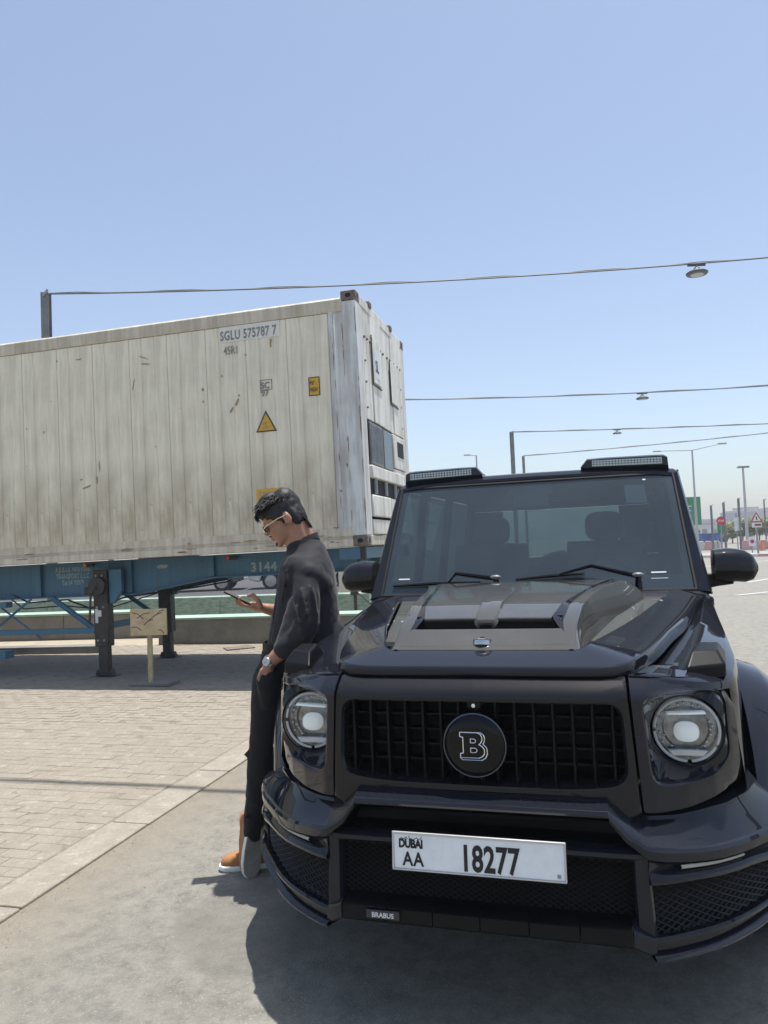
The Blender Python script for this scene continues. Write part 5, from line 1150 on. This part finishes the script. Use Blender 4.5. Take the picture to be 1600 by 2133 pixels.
for s in (1, -1):
    # LED band, side-mesh frame, corner pillar
    c1 = []
    for x in ST:
        zw = lerpt(ZW, x); ze = lerpt([(.49, .535), (.62, .527), (.8, .510), (.9, .490), (1.0, .47)], x)
        e1 = lerpt([(.49, .0), (.55, .02), (1, .022)], x)
        c1.append([off(x, -.012, zw-.036), off(x, -.006, zw-.042), off(x, -.004-e1, zw-.050), off(x, -.010-e1, ze+.030), off(x, -.004, ze+.018), off(x, .002, ze+.010), off(x, .0, ze), off(x, -.035, ze-.006)])
    MB().grid([[(s*x, y, z) for x, y, z in r] for r in c1]).build('bumper_corner', P_BODY, car, smooth=30)
    lr = [[off(x, -.014, z-.0055), off(x, -.009, z), off(x, -.014, z+.0055)] for x in (.585, .62, .66, .70, .74, .78) for z in [lerpt([(.585, .566), (.78, .545)], x)]]
    MB().grid([[(s*x, y, z) for x, y, z in r] for r in lr]).build('led_strip', mat('led_strip_cover', (.62, .60, .50), .3), car, smooth=60)
    pil = []
    for z, dx in ((.62, 0), (.57, .002), (.545, .0), (.45, .006), (.395, .008), (.37, .010)):
        pil.append([(s*(.441), -.16, z), (s*(.444), -.225, z), (s*(.450+dx*.4), -.238, z), (s*(.486+dx), -.2335, z), (s*(.492+dx), -.224, z), (s*(.494+dx), -.17, z)])
    MB().grid(pil).build('bumper_pillar', P_BODY, car, smooth=30)
    # side grille
    bk_ = [[off(x, -.075, z) for z in (.56, .36)] for x in ST]
    MB().grid([[(s*x, y, z) for x, y, z in r] for r in bk_]).build('side_intake_void', P_VOID, car, smooth=0)
    ms = MB(); 
    def mp(u, z): # u arc param as x
        return off(u, -.030, z)
    for k in range(-10, 26):
        for d in (1, -1):
            u0 = .49+k*.030; seg = []
            for j in range(9):
                z = .372+j*.0205; u = u0+(j*.0205*1.55 if d > 0 else (8-j)*.0205*1.55)
                zt_ = lerpt([(.49, .535), (.62, .527), (.8, .510), (.9, .49), (1.0, .47)], u)
                if .488 < u < .985 and z < zt_+.006: seg.append(mp(u, z))
            if len(seg) > 1: ms.tube([(s*x, y, z) for x, y, z in seg], .0028, 4)
    tag(ms.build('side_mesh', P_MESH, car, smooth=0), kind='stuff')
    # lower lip at the corner: frame bead, undercut, blade
    lp = []
    for x in ST:
        k = (x-.49)/.51
        zb = lerpt([(.49, .328), (.52, .326), (.65, .322), (.8, .326), (.9, .34), (1, .37)], x); zt_ = lerpt([(.49, .388), (.6, .386), (.8, .380), (1.0, .385)], x)
        lp.append([off(x, -.04, zt_-.006), off(x, -.004, zt_), off(x, .003, zt_-.006), off(x, .002, zt_-.014), off(x, -.010, zt_-.020), off(x, -.018, zt_*.5+zb*.5+.012), off(x, -.016, zb+.020), off(x, .006, zb+.012), off(x, .012, zb+.006), off(x, .010, zb), off(x, -.08, zb)])
    MB().grid([[(s*x, y, z) for x, y, z in r] for r in lp]).build('lip_corner', P_BODY, car, smooth=35)
    tr_ = [[(.435, -.16, .437), (.437, -.262, .419), (.437, -.273, .411), (.436, -.275, .374), (.435, -.268, .366), (.434, -.16, .364)],
           [(.465, -.16, .415), (.465, -.252, .402), (.465, -.262, .394), (.468, -.260, .356), (.468, -.252, .348), (.466, -.16, .346)],
           [(.494, -.17, .393), (.494, -.238, .388), (.497, -.248, .380), (.497, -.238, .336), (.497, -.230, .328), (.495, -.17, .328)]]
    MB().grid([[(s*x, y, z) for x, y, z in r] for r in tr_]).build('lip_transition', P_BODY, car, smooth=35)
# central slot and plate shelf
sl_ = [(-.20, .724), (-.155, .715), (-.150, .690), (-.178, .684), (-.182, .676), (-.15, .670), (-.15, .640), (-.205, .632)]
MB().grid([mir([(0, y, z), (.2, y, z), (.372+(.722-z)*.55, y, z)]) for y, z in sl_]).build('bumper_slot', P_SATIN, car, smooth=28)
MB().grid([mir([(0, y, z), (.39, y, z), (.43, y+.006, z-.002), (.478, y+.022, z-.006)]) for y, z in ((-.15, .634), (-.225, .631), (-.250, .627), (-.258, .622), (-.259, .610), (-.252, .602), (-.235, .598), (-.16, .596))]).build('plate_shelf', P_BODY, car, smooth=30)
for s in (1, -1):
    MB().grid([[(s*.372, -.15, .722), (s*.386, -.262, .718)], [(s*.405, -.15, .685), (s*.428, -.256, .655)], [(s*.440, -.15, .648), (s*.480, -.238, .604)]]).build('slot_cheek', P_BODY, car, smooth=30)
MB().box((-.45, -.13, .36), (.45, -.12, .60)).build('centre_intake_void', P_VOID, car, smooth=0)
cm = MB()
for k in range(-14, 46):
    for d in (1, -1):
        u0 = -.46+k*.026; seg = []
        for j in range(12):
            z = .425+j*.0157; u = u0+(j if d > 0 else 11-j)*.0157*1.6
            if abs(u) < .444: seg.append((u, -.195, z))
        if len(seg) > 1: cm.tube(seg, .0022, 4)
tag(cm.build('centre_mesh', P_MESH, car, smooth=0), kind='stuff')
cb = None
for k in range(6):
    w = .868/6; x0 = -.434+k*w
    m_ = MB(); m_.grid([[(x, -.205, .424), (x, -.262, .418), (x, -.272, .411), (x, -.275, .374), (x, -.268, .366), (x, -.13, .364)] for x in (.0018, w-.0018)])
    if cb is None: cb = m_.build('lip_block', P_SATIN, car, smooth=35); cb.location = (x0, 0, 0)
    else: inst(cb, 'lip_block', (x0, 0, 0), car)
bd = MB().box((-.352, -.2835, .382), (-.245, -.276, .409)).build('lip_badge', mat('badge_dark_metal', (.06, .06, .065), .3, metal=.8), car, bevel=.003)
text('badge_word', 'BRABUS', .021, M_WHITEST, bd, (-.2985, -.2842, .3885), RX, align='CENTER', sx=.95, bold=.0003)
# number plate, a little bent
np_ = MB().box((-.255, 0, -.052), (.255, .010, .054)).build('number_plate', M_WHITEST, car, bevel=.004, seg=2)
np_.location = (.004, -.296, .600); np_.rotation_euler = (R(-3), 0, R(0))
M_PL = mat('plate_white', (.84, .86, .88), .35, var=.10, vscale=18, bump=.0006, bscale=25); np_.data.materials.clear(); np_.data.materials.append(M_PL)
pfm = MB()
for a, b, c, d in ((-.258, .258, .050, .057), (-.258, .258, -.055, -.051), (-.258, -.2535, -.051, .050), (.2535, .258, -.051, .050)): pfm.box((a, -.0035, c), (b, .004, d))
pfm.build('plate_frame', mat('plate_frame_grey', (.55, .55, .54), .4, metal=.3), np_, bevel=.001)
def ptext(s, x, z, h, sx=1, bold=0, space=1): return text('plate_digits' if s[0].isdigit() else 'plate_letters', s, h, M_BLK2, np_, (x, -.0006, z), RX, sx=sx, bold=bold, space=space)
M_BLK2 = mat('plate_black', (.006, .006, .007), .5)
ptext('AA', -.226, -.040, .056, .82, .0012, 1.12); ptext('18277', -.050, -.042, .104, .66, .0028, 1.03)
ptext('DUBAI', -.238, .012, .034, .78, .0016, .95)
ar = MB()
for pts in ([(-.232, .040), (-.222, .036), (-.214, .042), (-.210, .036)], [(-.205, .046), (-.205, .038), (-.196, .038)], [(-.190, .036), (-.182, .042), (-.176, .036), (-.168, .040), (-.166, .046)]):
    ar.tube([(x, -.0008, z) for x, z in pts], .0011, 4)
ar.build('plate_script', M_BLK, np_, smooth=0)
MB().box((.232, -.0014, -.043), (.242, -.0003, -.033)).build('plate_mark', M_FADE, np_, smooth=0)
MB().box((-.262, -.286, .534), (.268, -.262, .542)).build('plate_holder', P_SATIN, car, bevel=.002)

# ------------------------------------------------------------------ the man leaning on the wing, looking at his phone
PO = Vector((-.66, 3.64, 0))
man = thing('person', 'man in black shirt leaning on the car, looking down at a phone', 'person', PO)
def skinmat():
    m, n, b = newmat('skin', .48); v = mapn(n); f, r_ = noise_n(n, v, 40, 5, .6, .4, .6); c = mixc(n, mth(n, 'MULTIPLY', f, .35), (.36, .185, .115), (.27, .12, .075)); lk(n, c, b.inputs['Base Color'])
    b.inputs['Subsurface Weight'].default_value = .08; b.inputs['Subsurface Radius'].default_value = (.01, .004, .002); bumpn(n, b, r_, .0005); return m
M_SKIN = skinmat()
def cloth(nm, c, sheen=.35):
    m, n, b = newmat(nm, .78); v = mapn(n); f, r_ = noise_n(n, v, 700, 2, .5, .4, .6); cc = mixc(n, f, c, tuple(x*.7 for x in c)); lk(n, cc, b.inputs['Base Color'])
    b.inputs['Sheen Weight'].default_value = sheen; b.inputs['Sheen Roughness'].default_value = .4; b.inputs['Specular IOR Level'].default_value = .3; bumpn(n, b, r_, .0006); return m
M_SHIRT = cloth('black_cotton_shirt', (.024, .024, .028), .12); M_TROU = cloth('black_trouser_cloth', (.009, .010, .013), .05)
M_HAIR = mat('black_hair', (.008, .007, .007), .6, var=.3, vscale=90, vstretch=(1, 1, 1), bump=.001, bscale=200)
def V3(*a): return Vector(a)-PO
def cap(mb, p0, p1, r0, r1, n=16, ry=1.0, M=None):
    p0 = Vector(p0); p1 = Vector(p1); d = (p1-p0).normalized(); rows = []
    for t in (-1, -.85, -.5, 0): rows.append((p0+d*r0*t, r0*math.sqrt(max(0, 1-t*t))))
    for t in (.25, .5, .75): rows.append((p0.lerp(p1, t), r0+(r1-r0)*t))
    for t in (0, .5, .85, 1): rows.append((p1+d*r1*t, r1*math.sqrt(max(0, 1-t*t))))
    mb.grid([mb.ring(c, d, max(r, 1e-4), n, max(r, 1e-4)*ry) for c, r in rows], closed=True)
def chain(mb, pts, n=14):
    for (a, ra), (b, rb) in zip(pts[:-1], pts[1:]): cap(mb, a, b, ra, rb, n)
def remesh(o, vox, smooth=2, disp=None):
    r = o.modifiers.new('r', 'REMESH'); r.mode = 'VOXEL'; r.voxel_size = vox; r.use_smooth_shade = True
    if smooth: s = o.modifiers.new('s', 'SMOOTH'); s.iterations = smooth; s.factor = .6
    for (size, st, typ) in (disp or []):
        t = bpy.data.textures.new('wrinkle', typ); 
        t.noise_scale = size
        if typ == 'WOOD': t.wood_type = 'BANDNOISE'; t.turbulence = 8; t.noise_basis_2 = 'SIN'
        d = o.modifiers.new('d', 'DISPLACE'); d.texture = t; d.strength = st; d.mid_level = .5; d.texture_coords = 'LOCAL'
    return o
HC = V3(-.485, 3.66, 1.675); HF = Vector((-.88, -.03, -.47)).normalized(); HU = Vector((-.47, 0, .88)); HL = HF.cross(HU).normalized(); HU = HL.cross(HF).normalized()
HM = Matrix((HF, HL, HU)).transposed()   # columns: forward, lateral, up
def hp_(f, l, u): return HC+HM @ Vector((f, l, u))
def hell(mb, c, r, e=1.0, n=20, m=14): mb.ell(hp_(*c), r, M=HM, n=n, m=m, e=e)
b = MB()
hell(b, (-.006, 0, .028), (.098, .076, .088)); hell(b, (.034, 0, -.030), (.060, .060, .082)); hell(b, (.040, 0, -.072), (.046, .049, .034)); hell(b, (.076, 0, -.096), (.018, .020, .014))
cap(b, hp_(.088, 0, .030), hp_(.106, 0, -.014), .009, .010); hell(b, (.104, 0, -.022), (.014, .013, .008)); hell(b, (.091, 0, -.050), (.012, .023, .0065)); hell(b, (.090, 0, -.061), (.012, .020, .0065))
hell(b, (.080, 0, .042), (.014, .052, .010))
for s in (-1, 1): hell(b, (.058, s*.036, -.022), (.028, .024, .026)); hell(b, (-.022, s*.078, -.012), (.020, .009, .032)); hell(b, (-.012, s*.081, -.020), (.010, .007, .020)); hell(b, (.070, s*.031, .018), (.014, .013, .009))
cap(b, hp_(-.035, 0, -.055), V3(-.375, 3.67, 1.50), .063, .070); cap(b, hp_(.0, 0, -.075), V3(-.42, 3.67, 1.50), .045, .05)
# trunk under the clothes
chain(b, [(V3(-.39, 3.67, 1.47), .085), (V3(-.39, 3.67, 1.25), .11), (V3(-.42, 3.67, 1.05), .10)])
cap(b, V3(-.38, 3.56, 1.42), V3(-.38, 3.78, 1.42), .04, .04)
# near arm: upper arm, forearm into the pocket
chain(b, [(V3(-.372, 3.52, 1.40), .038), (V3(-.372, 3.45, 1.17), .040), (V3(-.47, 3.455, 1.085), .040), (V3(-.548, 3.475, 1.018), .028), (V3(-.560, 3.485, .985), .030)])
b.ell(V3(-.566, 3.49, .965), (.026, .040, .042), n=16, m=10)
for k, (dy, L) in enumerate(((-.030, .05), (-.010, .058), (.010, .055), (.030, .045))): chain(b, [(V3(-.570, 3.49+dy, .945), .0105), (V3(-.566, 3.492+dy, .915), .0095), (V3(-.548, 3.494+dy, .945-L), .008)], 8)
chain(b, [(V3(-.585, 3.465, .985), .011), (V3(-.597, 3.462, .955), .010), (V3(-.595, 3.465, .930), .009)], 8)
# far arm: forearm forward, palm up, fingers round the phone
chain(b, [(V3(-.372, 3.82, 1.40), .038), (V3(-.40, 3.87, 1.18), .040), (V3(-.52, 3.80, 1.215), .038), (V3(-.605, 3.745, 1.243), .026)])
cap(b, V3(-.620, 3.742, 1.248), V3(-.668, 3.722, 1.262), .024, .021, ry=1.0)
cap(b, V3(-.618, 3.725, 1.250), V3(-.660, 3.700, 1.262), .018, .016); cap(b, V3(-.625, 3.765, 1.248), V3(-.672, 3.748, 1.262), .018, .015)
for k, (x0, y0, L) in enumerate(((-.668, 3.692, .052), (-.678, 3.712, .060), (-.682, 3.732, .056), (-.678, 3.752, .046))):
    chain(b, [(V3(x0, y0, 1.262), .0105), (V3(x0-L*.55, y0-.006, 1.266), .0098), (V3(x0-L*.95, y0-.018, 1.284), .0088), (V3(x0-L*.92, y0-.026, 1.304), .0075)], 8)
chain(b, [(V3(-.622, 3.700, 1.262), .015), (V3(-.632, 3.690, 1.292), .013), (V3(-.655, 3.692, 1.316), .0115), (V3(-.676, 3.700, 1.312), .0095)], 10)
body = remesh(b.build('body', M_SKIN, man, smooth=60, merge=False), .0046, 3)
# dark trim beard and brows
bd_ = MB(); hell(bd_, (.098, 0, -.040), (.008, .021, .0035)); hell(bd_, (.087, 0, -.090), (.010, .014, .011))
for s in (-1, 1): hell(bd_, (.086, s*.030, .047), (.007, .020, .004))
bd_.build('facial_hair', M_HAIR, man)
for s in (-1, 1): MB().ell(hp_(.079, s*.030, .012), (.009, .012, .007), M=HM, n=12, m=8).build('eye', M_WHITEST, body)
# hair
h = MB()
hell(h, (-.012, 0, .050), (.104, .082, .082)); hell(h, (.040, 0, .095), (.066, .062, .034)); hell(h, (.080, 0, .078), (.034, .050, .022)); hell(h, (-.070, 0, .0), (.040, .064, .085)); hell(h, (-.068, 0, -.055), (.026, .050, .036)); hell(h, (.02, 0, .120), (.055, .055, .030)); hell(h, (-.05, 0, .08), (.06, .07, .06))
for s in (-1, 1): hell(h, (.012, s*.068, .030), (.036, .014, .032)); hell(h, (.004, s*.072, -.005), (.008, .006, .026)); hell(h, (-.055, s*.058, -.015), (.026, .020, .05))
hair = remesh(h.build('hair', M_HAIR, man, smooth=60, merge=False), .006, 2, [(.022, .007, 'CLOUDS')])
rh = random.Random(8); sd_ = MB()
for k in range(1100):
    a = rh.uniform(-1.35, 1.35); f0 = rh.uniform(-.098, .07); u0 = .06+.062*math.sqrt(max(0, 1-(f0/.105)**2))*math.cos(a); l0 = .078*math.sin(a)*math.sqrt(max(.1, 1-(f0/.11)**2))
    p0 = hp_(f0, l0, u0); L = rh.uniform(.02, .05); di = Vector((rh.uniform(.3, 1), rh.gauss(0, .35), rh.uniform(-.1, .45))).normalized()
    p1 = hp_(f0+di.x*L*.5, l0+di.y*L*.5, u0+di.z*L*.5+.006); p2 = hp_(f0+di.x*L, l0+di.y*L*1.1, u0+di.z*L*.7-.004)
    sd_.tube([p0, p1, p2], [.0028, .0022, .0006], 4)
for k in range(60):
    l0 = rh.uniform(-.05, .05); p0 = hp_(.085, l0, .085); p1 = hp_(.108+rh.uniform(0, .008), l0+rh.gauss(0, .006), .075); p2 = hp_(.110+rh.uniform(-.004, .010), l0+rh.gauss(0, .01), rh.uniform(.045, .066)); sd_.tube([p0, p1, p2], [.003, .0025, .0008], 4)
for k in range(50):
    l0 = rh.uniform(-.05, .05); p0 = hp_(-.085, l0, -.03); p1 = hp_(-.095, l0, -.06); p2 = hp_(-.085-rh.uniform(0, .015), l0, -.095-rh.uniform(0, .01)); sd_.tube([p0, p1, p2], [.003, .0025, .0008], 4)
tag(sd_.build('hair_strands', mat('hair_strand_black', (.007, .006, .006), .6, spec=.25), hair, smooth=60, merge=False), kind='stuff')
# glasses
gl = MB()
gold = mat('pale_gold_frame', (.80, .66, .42), .3, metal=.6)
for s in (-1, 1):
    gl.tube([hp_(-.030, s*.083, .004), hp_(.02, s*.080, .010), hp_(.088, s*.063, .008), hp_(.100, s*.055, .004)], .0030, 6)
    gl.tube([hp_(.102+.004*math.cos(a), s*.032+s*.024*math.cos(a), -.001+.017*math.sin(a)) for a in [k*2*math.pi/16 for k in range(17)]], .0019, 5)
gl.tube([hp_(.108, -.008, .004), hp_(.112, 0, .008), hp_(.108, .008, .004)], .0018, 5)
glo = gl.build('glasses', gold, man)
for s in (-1, 1): MB().ell(hp_(.103, s*.032, -.001), (.0035, .024, .016), M=HM, n=16, m=8).build('dark_lens', P_GLOSSB, glo)
# shirt
s = MB(); rows = []
for (z, fx, bx, w) in ((1.575, -.452, -.338, .066), (1.545, -.474, -.318, .078), (1.520, -.480, -.296, .105), (1.495, -.490, -.278, .150), (1.46, -.505, -.262, .178), (1.40, -.522, -.246, .178), (1.32, -.538, -.238, .170), (1.22, -.556, -.236, .165), (1.14, -.572, -.244, .168), (1.08, -.588, -.262, .172), (1.045, -.592, -.275, .170)):
    cx = (fx+bx)/2; rx = (bx-fx)/2; tl = (z-1.3)*.0
    rows.append([V3(cx+math.copysign(abs(math.cos(a))**.85, math.cos(a))*rx, 3.67+math.copysign(abs(math.sin(a))**.85, math.sin(a))*w, z+(.022*math.cos(a) if z > 1.5 else 0)) for a in [k*2*math.pi/28 for k in range(28)]])
s.grid(rows, closed=True); s.add(rows[0], [tuple(range(28))]); s.add(rows[-1], [tuple(range(28))[::-1]])
chain(s, [(V3(-.375, 3.545, 1.432), .072), (V3(-.368, 3.480, 1.32), .060), (V3(-.372, 3.452, 1.19), .060), (V3(-.405, 3.450, 1.135), .060), (V3(-.465, 3.455, 1.092), .054)], 18)
cap(s, V3(-.44, 3.452, 1.108), V3(-.478, 3.458, 1.080), .055, .052)
chain(s, [(V3(-.375, 3.80, 1.43), .070), (V3(-.385, 3.87, 1.30), .068), (V3(-.41, 3.865, 1.19), .064), (V3(-.50, 3.81, 1.212), .052)], 16)
for (p, q, r0, r1) in (((-.40, 3.50, 1.27), (-.47, 3.47, 1.10), .058, .05), ((-.36, 3.50, 1.42), (-.30, 3.55, 1.36), .05, .05), ((-.30, 3.66, 1.10), (-.32, 3.66, 1.07), .10, .10)): cap(s, V3(*p), V3(*q), r0, r1)
# fold ridges
rf_ = random.Random(21)
for (p, q, r) in (((-.44, 3.435, 1.36), (-.385, 3.375, 1.16), .012), ((-.40, 3.42, 1.38), (-.36, 3.375, 1.22), .012), ((-.43, 3.40, 1.22), (-.37, 3.372, 1.10), .013), ((-.345, 3.42, 1.40), (-.315, 3.41, 1.22), .012), ((-.30, 3.50, 1.46), (-.262, 3.55, 1.30), .013), ((-.275, 3.50, 1.38), (-.26, 3.53, 1.16), .012), ((-.47, 3.50, 1.44), (-.505, 3.50, 1.22), .012), ((-.50, 3.49, 1.36), (-.55, 3.50, 1.12), .013), ((-.335, 3.44, 1.30), (-.39, 3.375, 1.20), .011), ((-.29, 3.49, 1.24), (-.34, 3.50, 1.10), .013)):
    P0, P1 = Vector(p), Vector(q); md = P0.lerp(P1, .5)+Vector((rf_.uniform(-.012, .012), -.004, 0)); s.tube([V3(*P0)+Vector((0, .007, 0)), V3(*md)+Vector((0, .005, 0)), V3(*P1)+Vector((0, .007, 0))], [r*.25, r*.62, r*.25], 8)
shirt = remesh(s.build('shirt', M_SHIRT, man, smooth=60, merge=False), .0075, 8, [(.14, .013, 'CLOUDS'), (.04, .004, 'CLOUDS')])
c_ = MB(); cr = []
for (z, g0) in ((1.545, .010), (1.565, .007), (1.588, .001), (1.580, -.006)):
    cr.append([V3(-.402+math.cos(a)*(.076+g0)-(z-1.55)*.35*0+.0, 3.67+math.sin(a)*(.068+g0), z+.030*math.cos(a)-.01) for a in [R(28)+k*R(304)/26-math.pi*0+math.pi for k in range(27)]])
c_ = MB().grid(cr).build('collar', M_SHIRT, man, smooth=60); sm_ = c_.modifiers.new('t', 'SOLIDIFY'); sm_.thickness = .004
bt = MB().cyl(V3(-.496, 3.43, 1.075), V3(-.500, 3.424, 1.072), .006, n=10).build('cuff_button', P_GLOSSB, man)
# trousers
t = MB(); rows = []
for (z, fx, bx, w) in ((1.075, -.602, -.30, .150), (1.03, -.620, -.29, .160), (.97, -.645, -.29, .168), (.90, -.655, -.31, .165), (.85, -.655, -.34, .15)):
    cx = (fx+bx)/2; rx = (bx-fx)/2; rows.append([V3(cx+math.cos(a)*rx, 3.665+math.sin(a)*w, z) for a in [k*2*math.pi/24 for k in range(24)]])
t.grid(rows, closed=True); t.add(rows[0], [tuple(range(24))]); t.add(rows[-1], [tuple(range(24))[::-1]])
chain(t, [(V3(-.555, 3.585, .92), .098), (V3(-.585, 3.58, .72), .084), (V3(-.612, 3.57, .575), .068), (V3(-.650, 3.61, .38), .058), (V3(-.682, 3.655, .20), .050)], 18)
chain(t, [(V3(-.555, 3.745, .92), .098), (V3(-.580, 3.73, .72), .084), (V3(-.606, 3.70, .575), .068), (V3(-.648, 3.72, .38), .058), (V3(-.682, 3.755, .165), .052)], 18)
cap(t, V3(-.560, 3.497, .935), V3(-.56, 3.515, .84), .060, .05); t.tube([V3(-.672, 3.54, .60), V3(-.690, 3.56, .585), V3(-.672, 3.60, .60)], .010, 6); t.tube([V3(-.69, 3.53, .30), V3(-.705, 3.56, .29), V3(-.69, 3.60, .31)], .009, 6)
remesh(t.build('trousers', M_TROU, man, smooth=60, merge=False), .009, 3, [(.09, .016, 'CLOUDS')])
MB().lathe(V3(-.452, 3.668, 1.068), (0.03, 0, 1), [(.150, -.018), (.158, -.018), (.158, .018), (.150, .018)], 30).build('belt', P_SATIN, man, smooth=50)
# watch
w_ = MB(); ax = (V3(-.548, 3.475, 1.018)-V3(-.47, 3.455, 1.085)).normalized(); wc = V3(-.546, 3.474, 1.022)
w_.lathe(wc-ax*.008, ax, [(.030, 0), (.034, 0), (.034, .016), (.030, .016)], 26); wt = w_.build('wristwatch', P_SILV, man)
nrm = (Vector((-.25, -1, .25))-ax*Vector((-.25, -1, .25)).dot(ax)).normalized()
wf = MB().cyl(wc+nrm*.028, wc+nrm*.040, .020, .019, 24).build('watch_case', P_SILV, wt, bevel=.001); MB().cyl(wc+nrm*.0402, wc+nrm*.041, .016, n=24).build('watch_dial', mat('watch_dial', (.50, .51, .52), .3), wt)
MB().tube([wc+nrm*.0415, wc+nrm*.0415+ax*.010], .0008, 4).build('watch_hand', M_BLK, wt)
# shoes: local x toe, y side, z up
M_TAN = mat('tan_suede', (.42, .185, .070), .85, var=.25, vscale=14, bump=.001, bscale=300); M_SOLEW = mat('white_rubber', (.75, .74, .70), .6); M_OUT = mat('dusty_outsole', (.33, .315, .27), .85, var=.3, vscale=16, bump=.002, bscale=120)
def shoe(Mx, fx=1):
    outl = [(.205, 0), (.200, .022), (.180, .038), (.14, .046), (.08, .044), (.02, .036), (-.03, .035), (-.062, .026), (-.073, 0), (-.062, -.026), (-.03, -.035), (.02, -.036), (.08, -.042), (.14, -.044), (.18, -.038), (.200, -.022)]
    def row(k, z, dx=0): return [Mx @ Vector((x*k+dx, y*k, z)) for x, y in outl]
    up = MB().grid([row(.97, .022), row(.99, .034), row(.96, .052), [Mx @ Vector((min(x, .185)*.93, y*.86, .065+max(0, (.09-x))*.25)) for x, y in outl], [Mx @ Vector((min(x, .13)*.85-.0, y*.70, .078+max(0, (.08-x))*.30)) for x, y in outl], [Mx @ Vector((min(x, .07)*.8-.005, y*.72, .090+max(0, (.05-x))*.30)) for x, y in outl]], closed=True).build('shoe', M_TAN, man, smooth=60)
    MB().grid([row(1.0, .006), row(1.035, .010), row(1.035, .026), row(1.0, .030), row(.95, .030)], closed=True).build('sole', M_SOLEW, up, smooth=40)
    o_ = row(1.01, .0); MB().add(o_+row(1.01, .008), [tuple(range(16))[::-1], tuple(range(16, 32))]+[(i, (i+1) % 16, (i+1) % 16+16, i+16) for i in range(16)]).build('outsole', M_OUT, up, smooth=20)
    ML = MB()
    for k in range(4): ML.tube([Mx @ Vector((.095-k*.018, -.022, .080+k*.008)), Mx @ Vector((.095-k*.018, 0, .088+k*.009)), Mx @ Vector((.095-k*.018, .022, .080+k*.008))], .0028, 5)
    ML.build('lace', mat('tan_lace', (.50, .27, .12), .8), up)
    tr_ = MB()
    for k in range(7): tr_.tube([Mx @ Vector((.03+k*.005-.09*(k > 3)+.0, -.026, -.0008)), Mx @ Vector((.03+k*.005-.09*(k > 3)+.0, .026, -.0008))], .0012, 4)
    tr_.build('tread', M_SATIN if 0 else mat('tread_dark', (.2, .16, .13), .8), up)
def frame(x, z, o): x = Vector(x).normalized(); z = Vector(z); z = (z-x*z.dot(x)).normalized(); y = z.cross(x); M = Matrix((x, y, z)).transposed().to_4x4(); M.translation = o; return M
shoe(frame((-1, -.10, -.0), (0, 0, 1), V3(-.655, 3.735, 0)))
shoe(frame((-.10, -.10, -1), (-.62, .78, 0), V3(-.672, 3.635, .205)))
# the phone is held, so it is a thing of its own
pc_ = Vector((-.730, 3.715, 1.303)); ph = thing('phone', 'black smartphone held out in the man\'s right hand', 'phone', pc_)
fx_ = Vector((-.125, -.01, .067)).normalized(); fn = Vector((.47, 0, .88)); PM = frame(fx_, fn, Vector((0, 0, 0)))
MB().box((-.072, -.036, -.0042), (.072, .036, .0036), M=PM).build('case', P_GLOSSB, ph, bevel=.003, seg=3)
MB().box((-.068, -.033, .0037), (.068, .033, .0043), M=PM).build('screen', mat('phone_screen', (.02, .025, .03), .08, coat=1), ph, smooth=0)
MB().box((.035, -.032, -.0062), (.068, -.004, -.0043), M=PM).build('camera_bump', P_SILV, ph, bevel=.002)
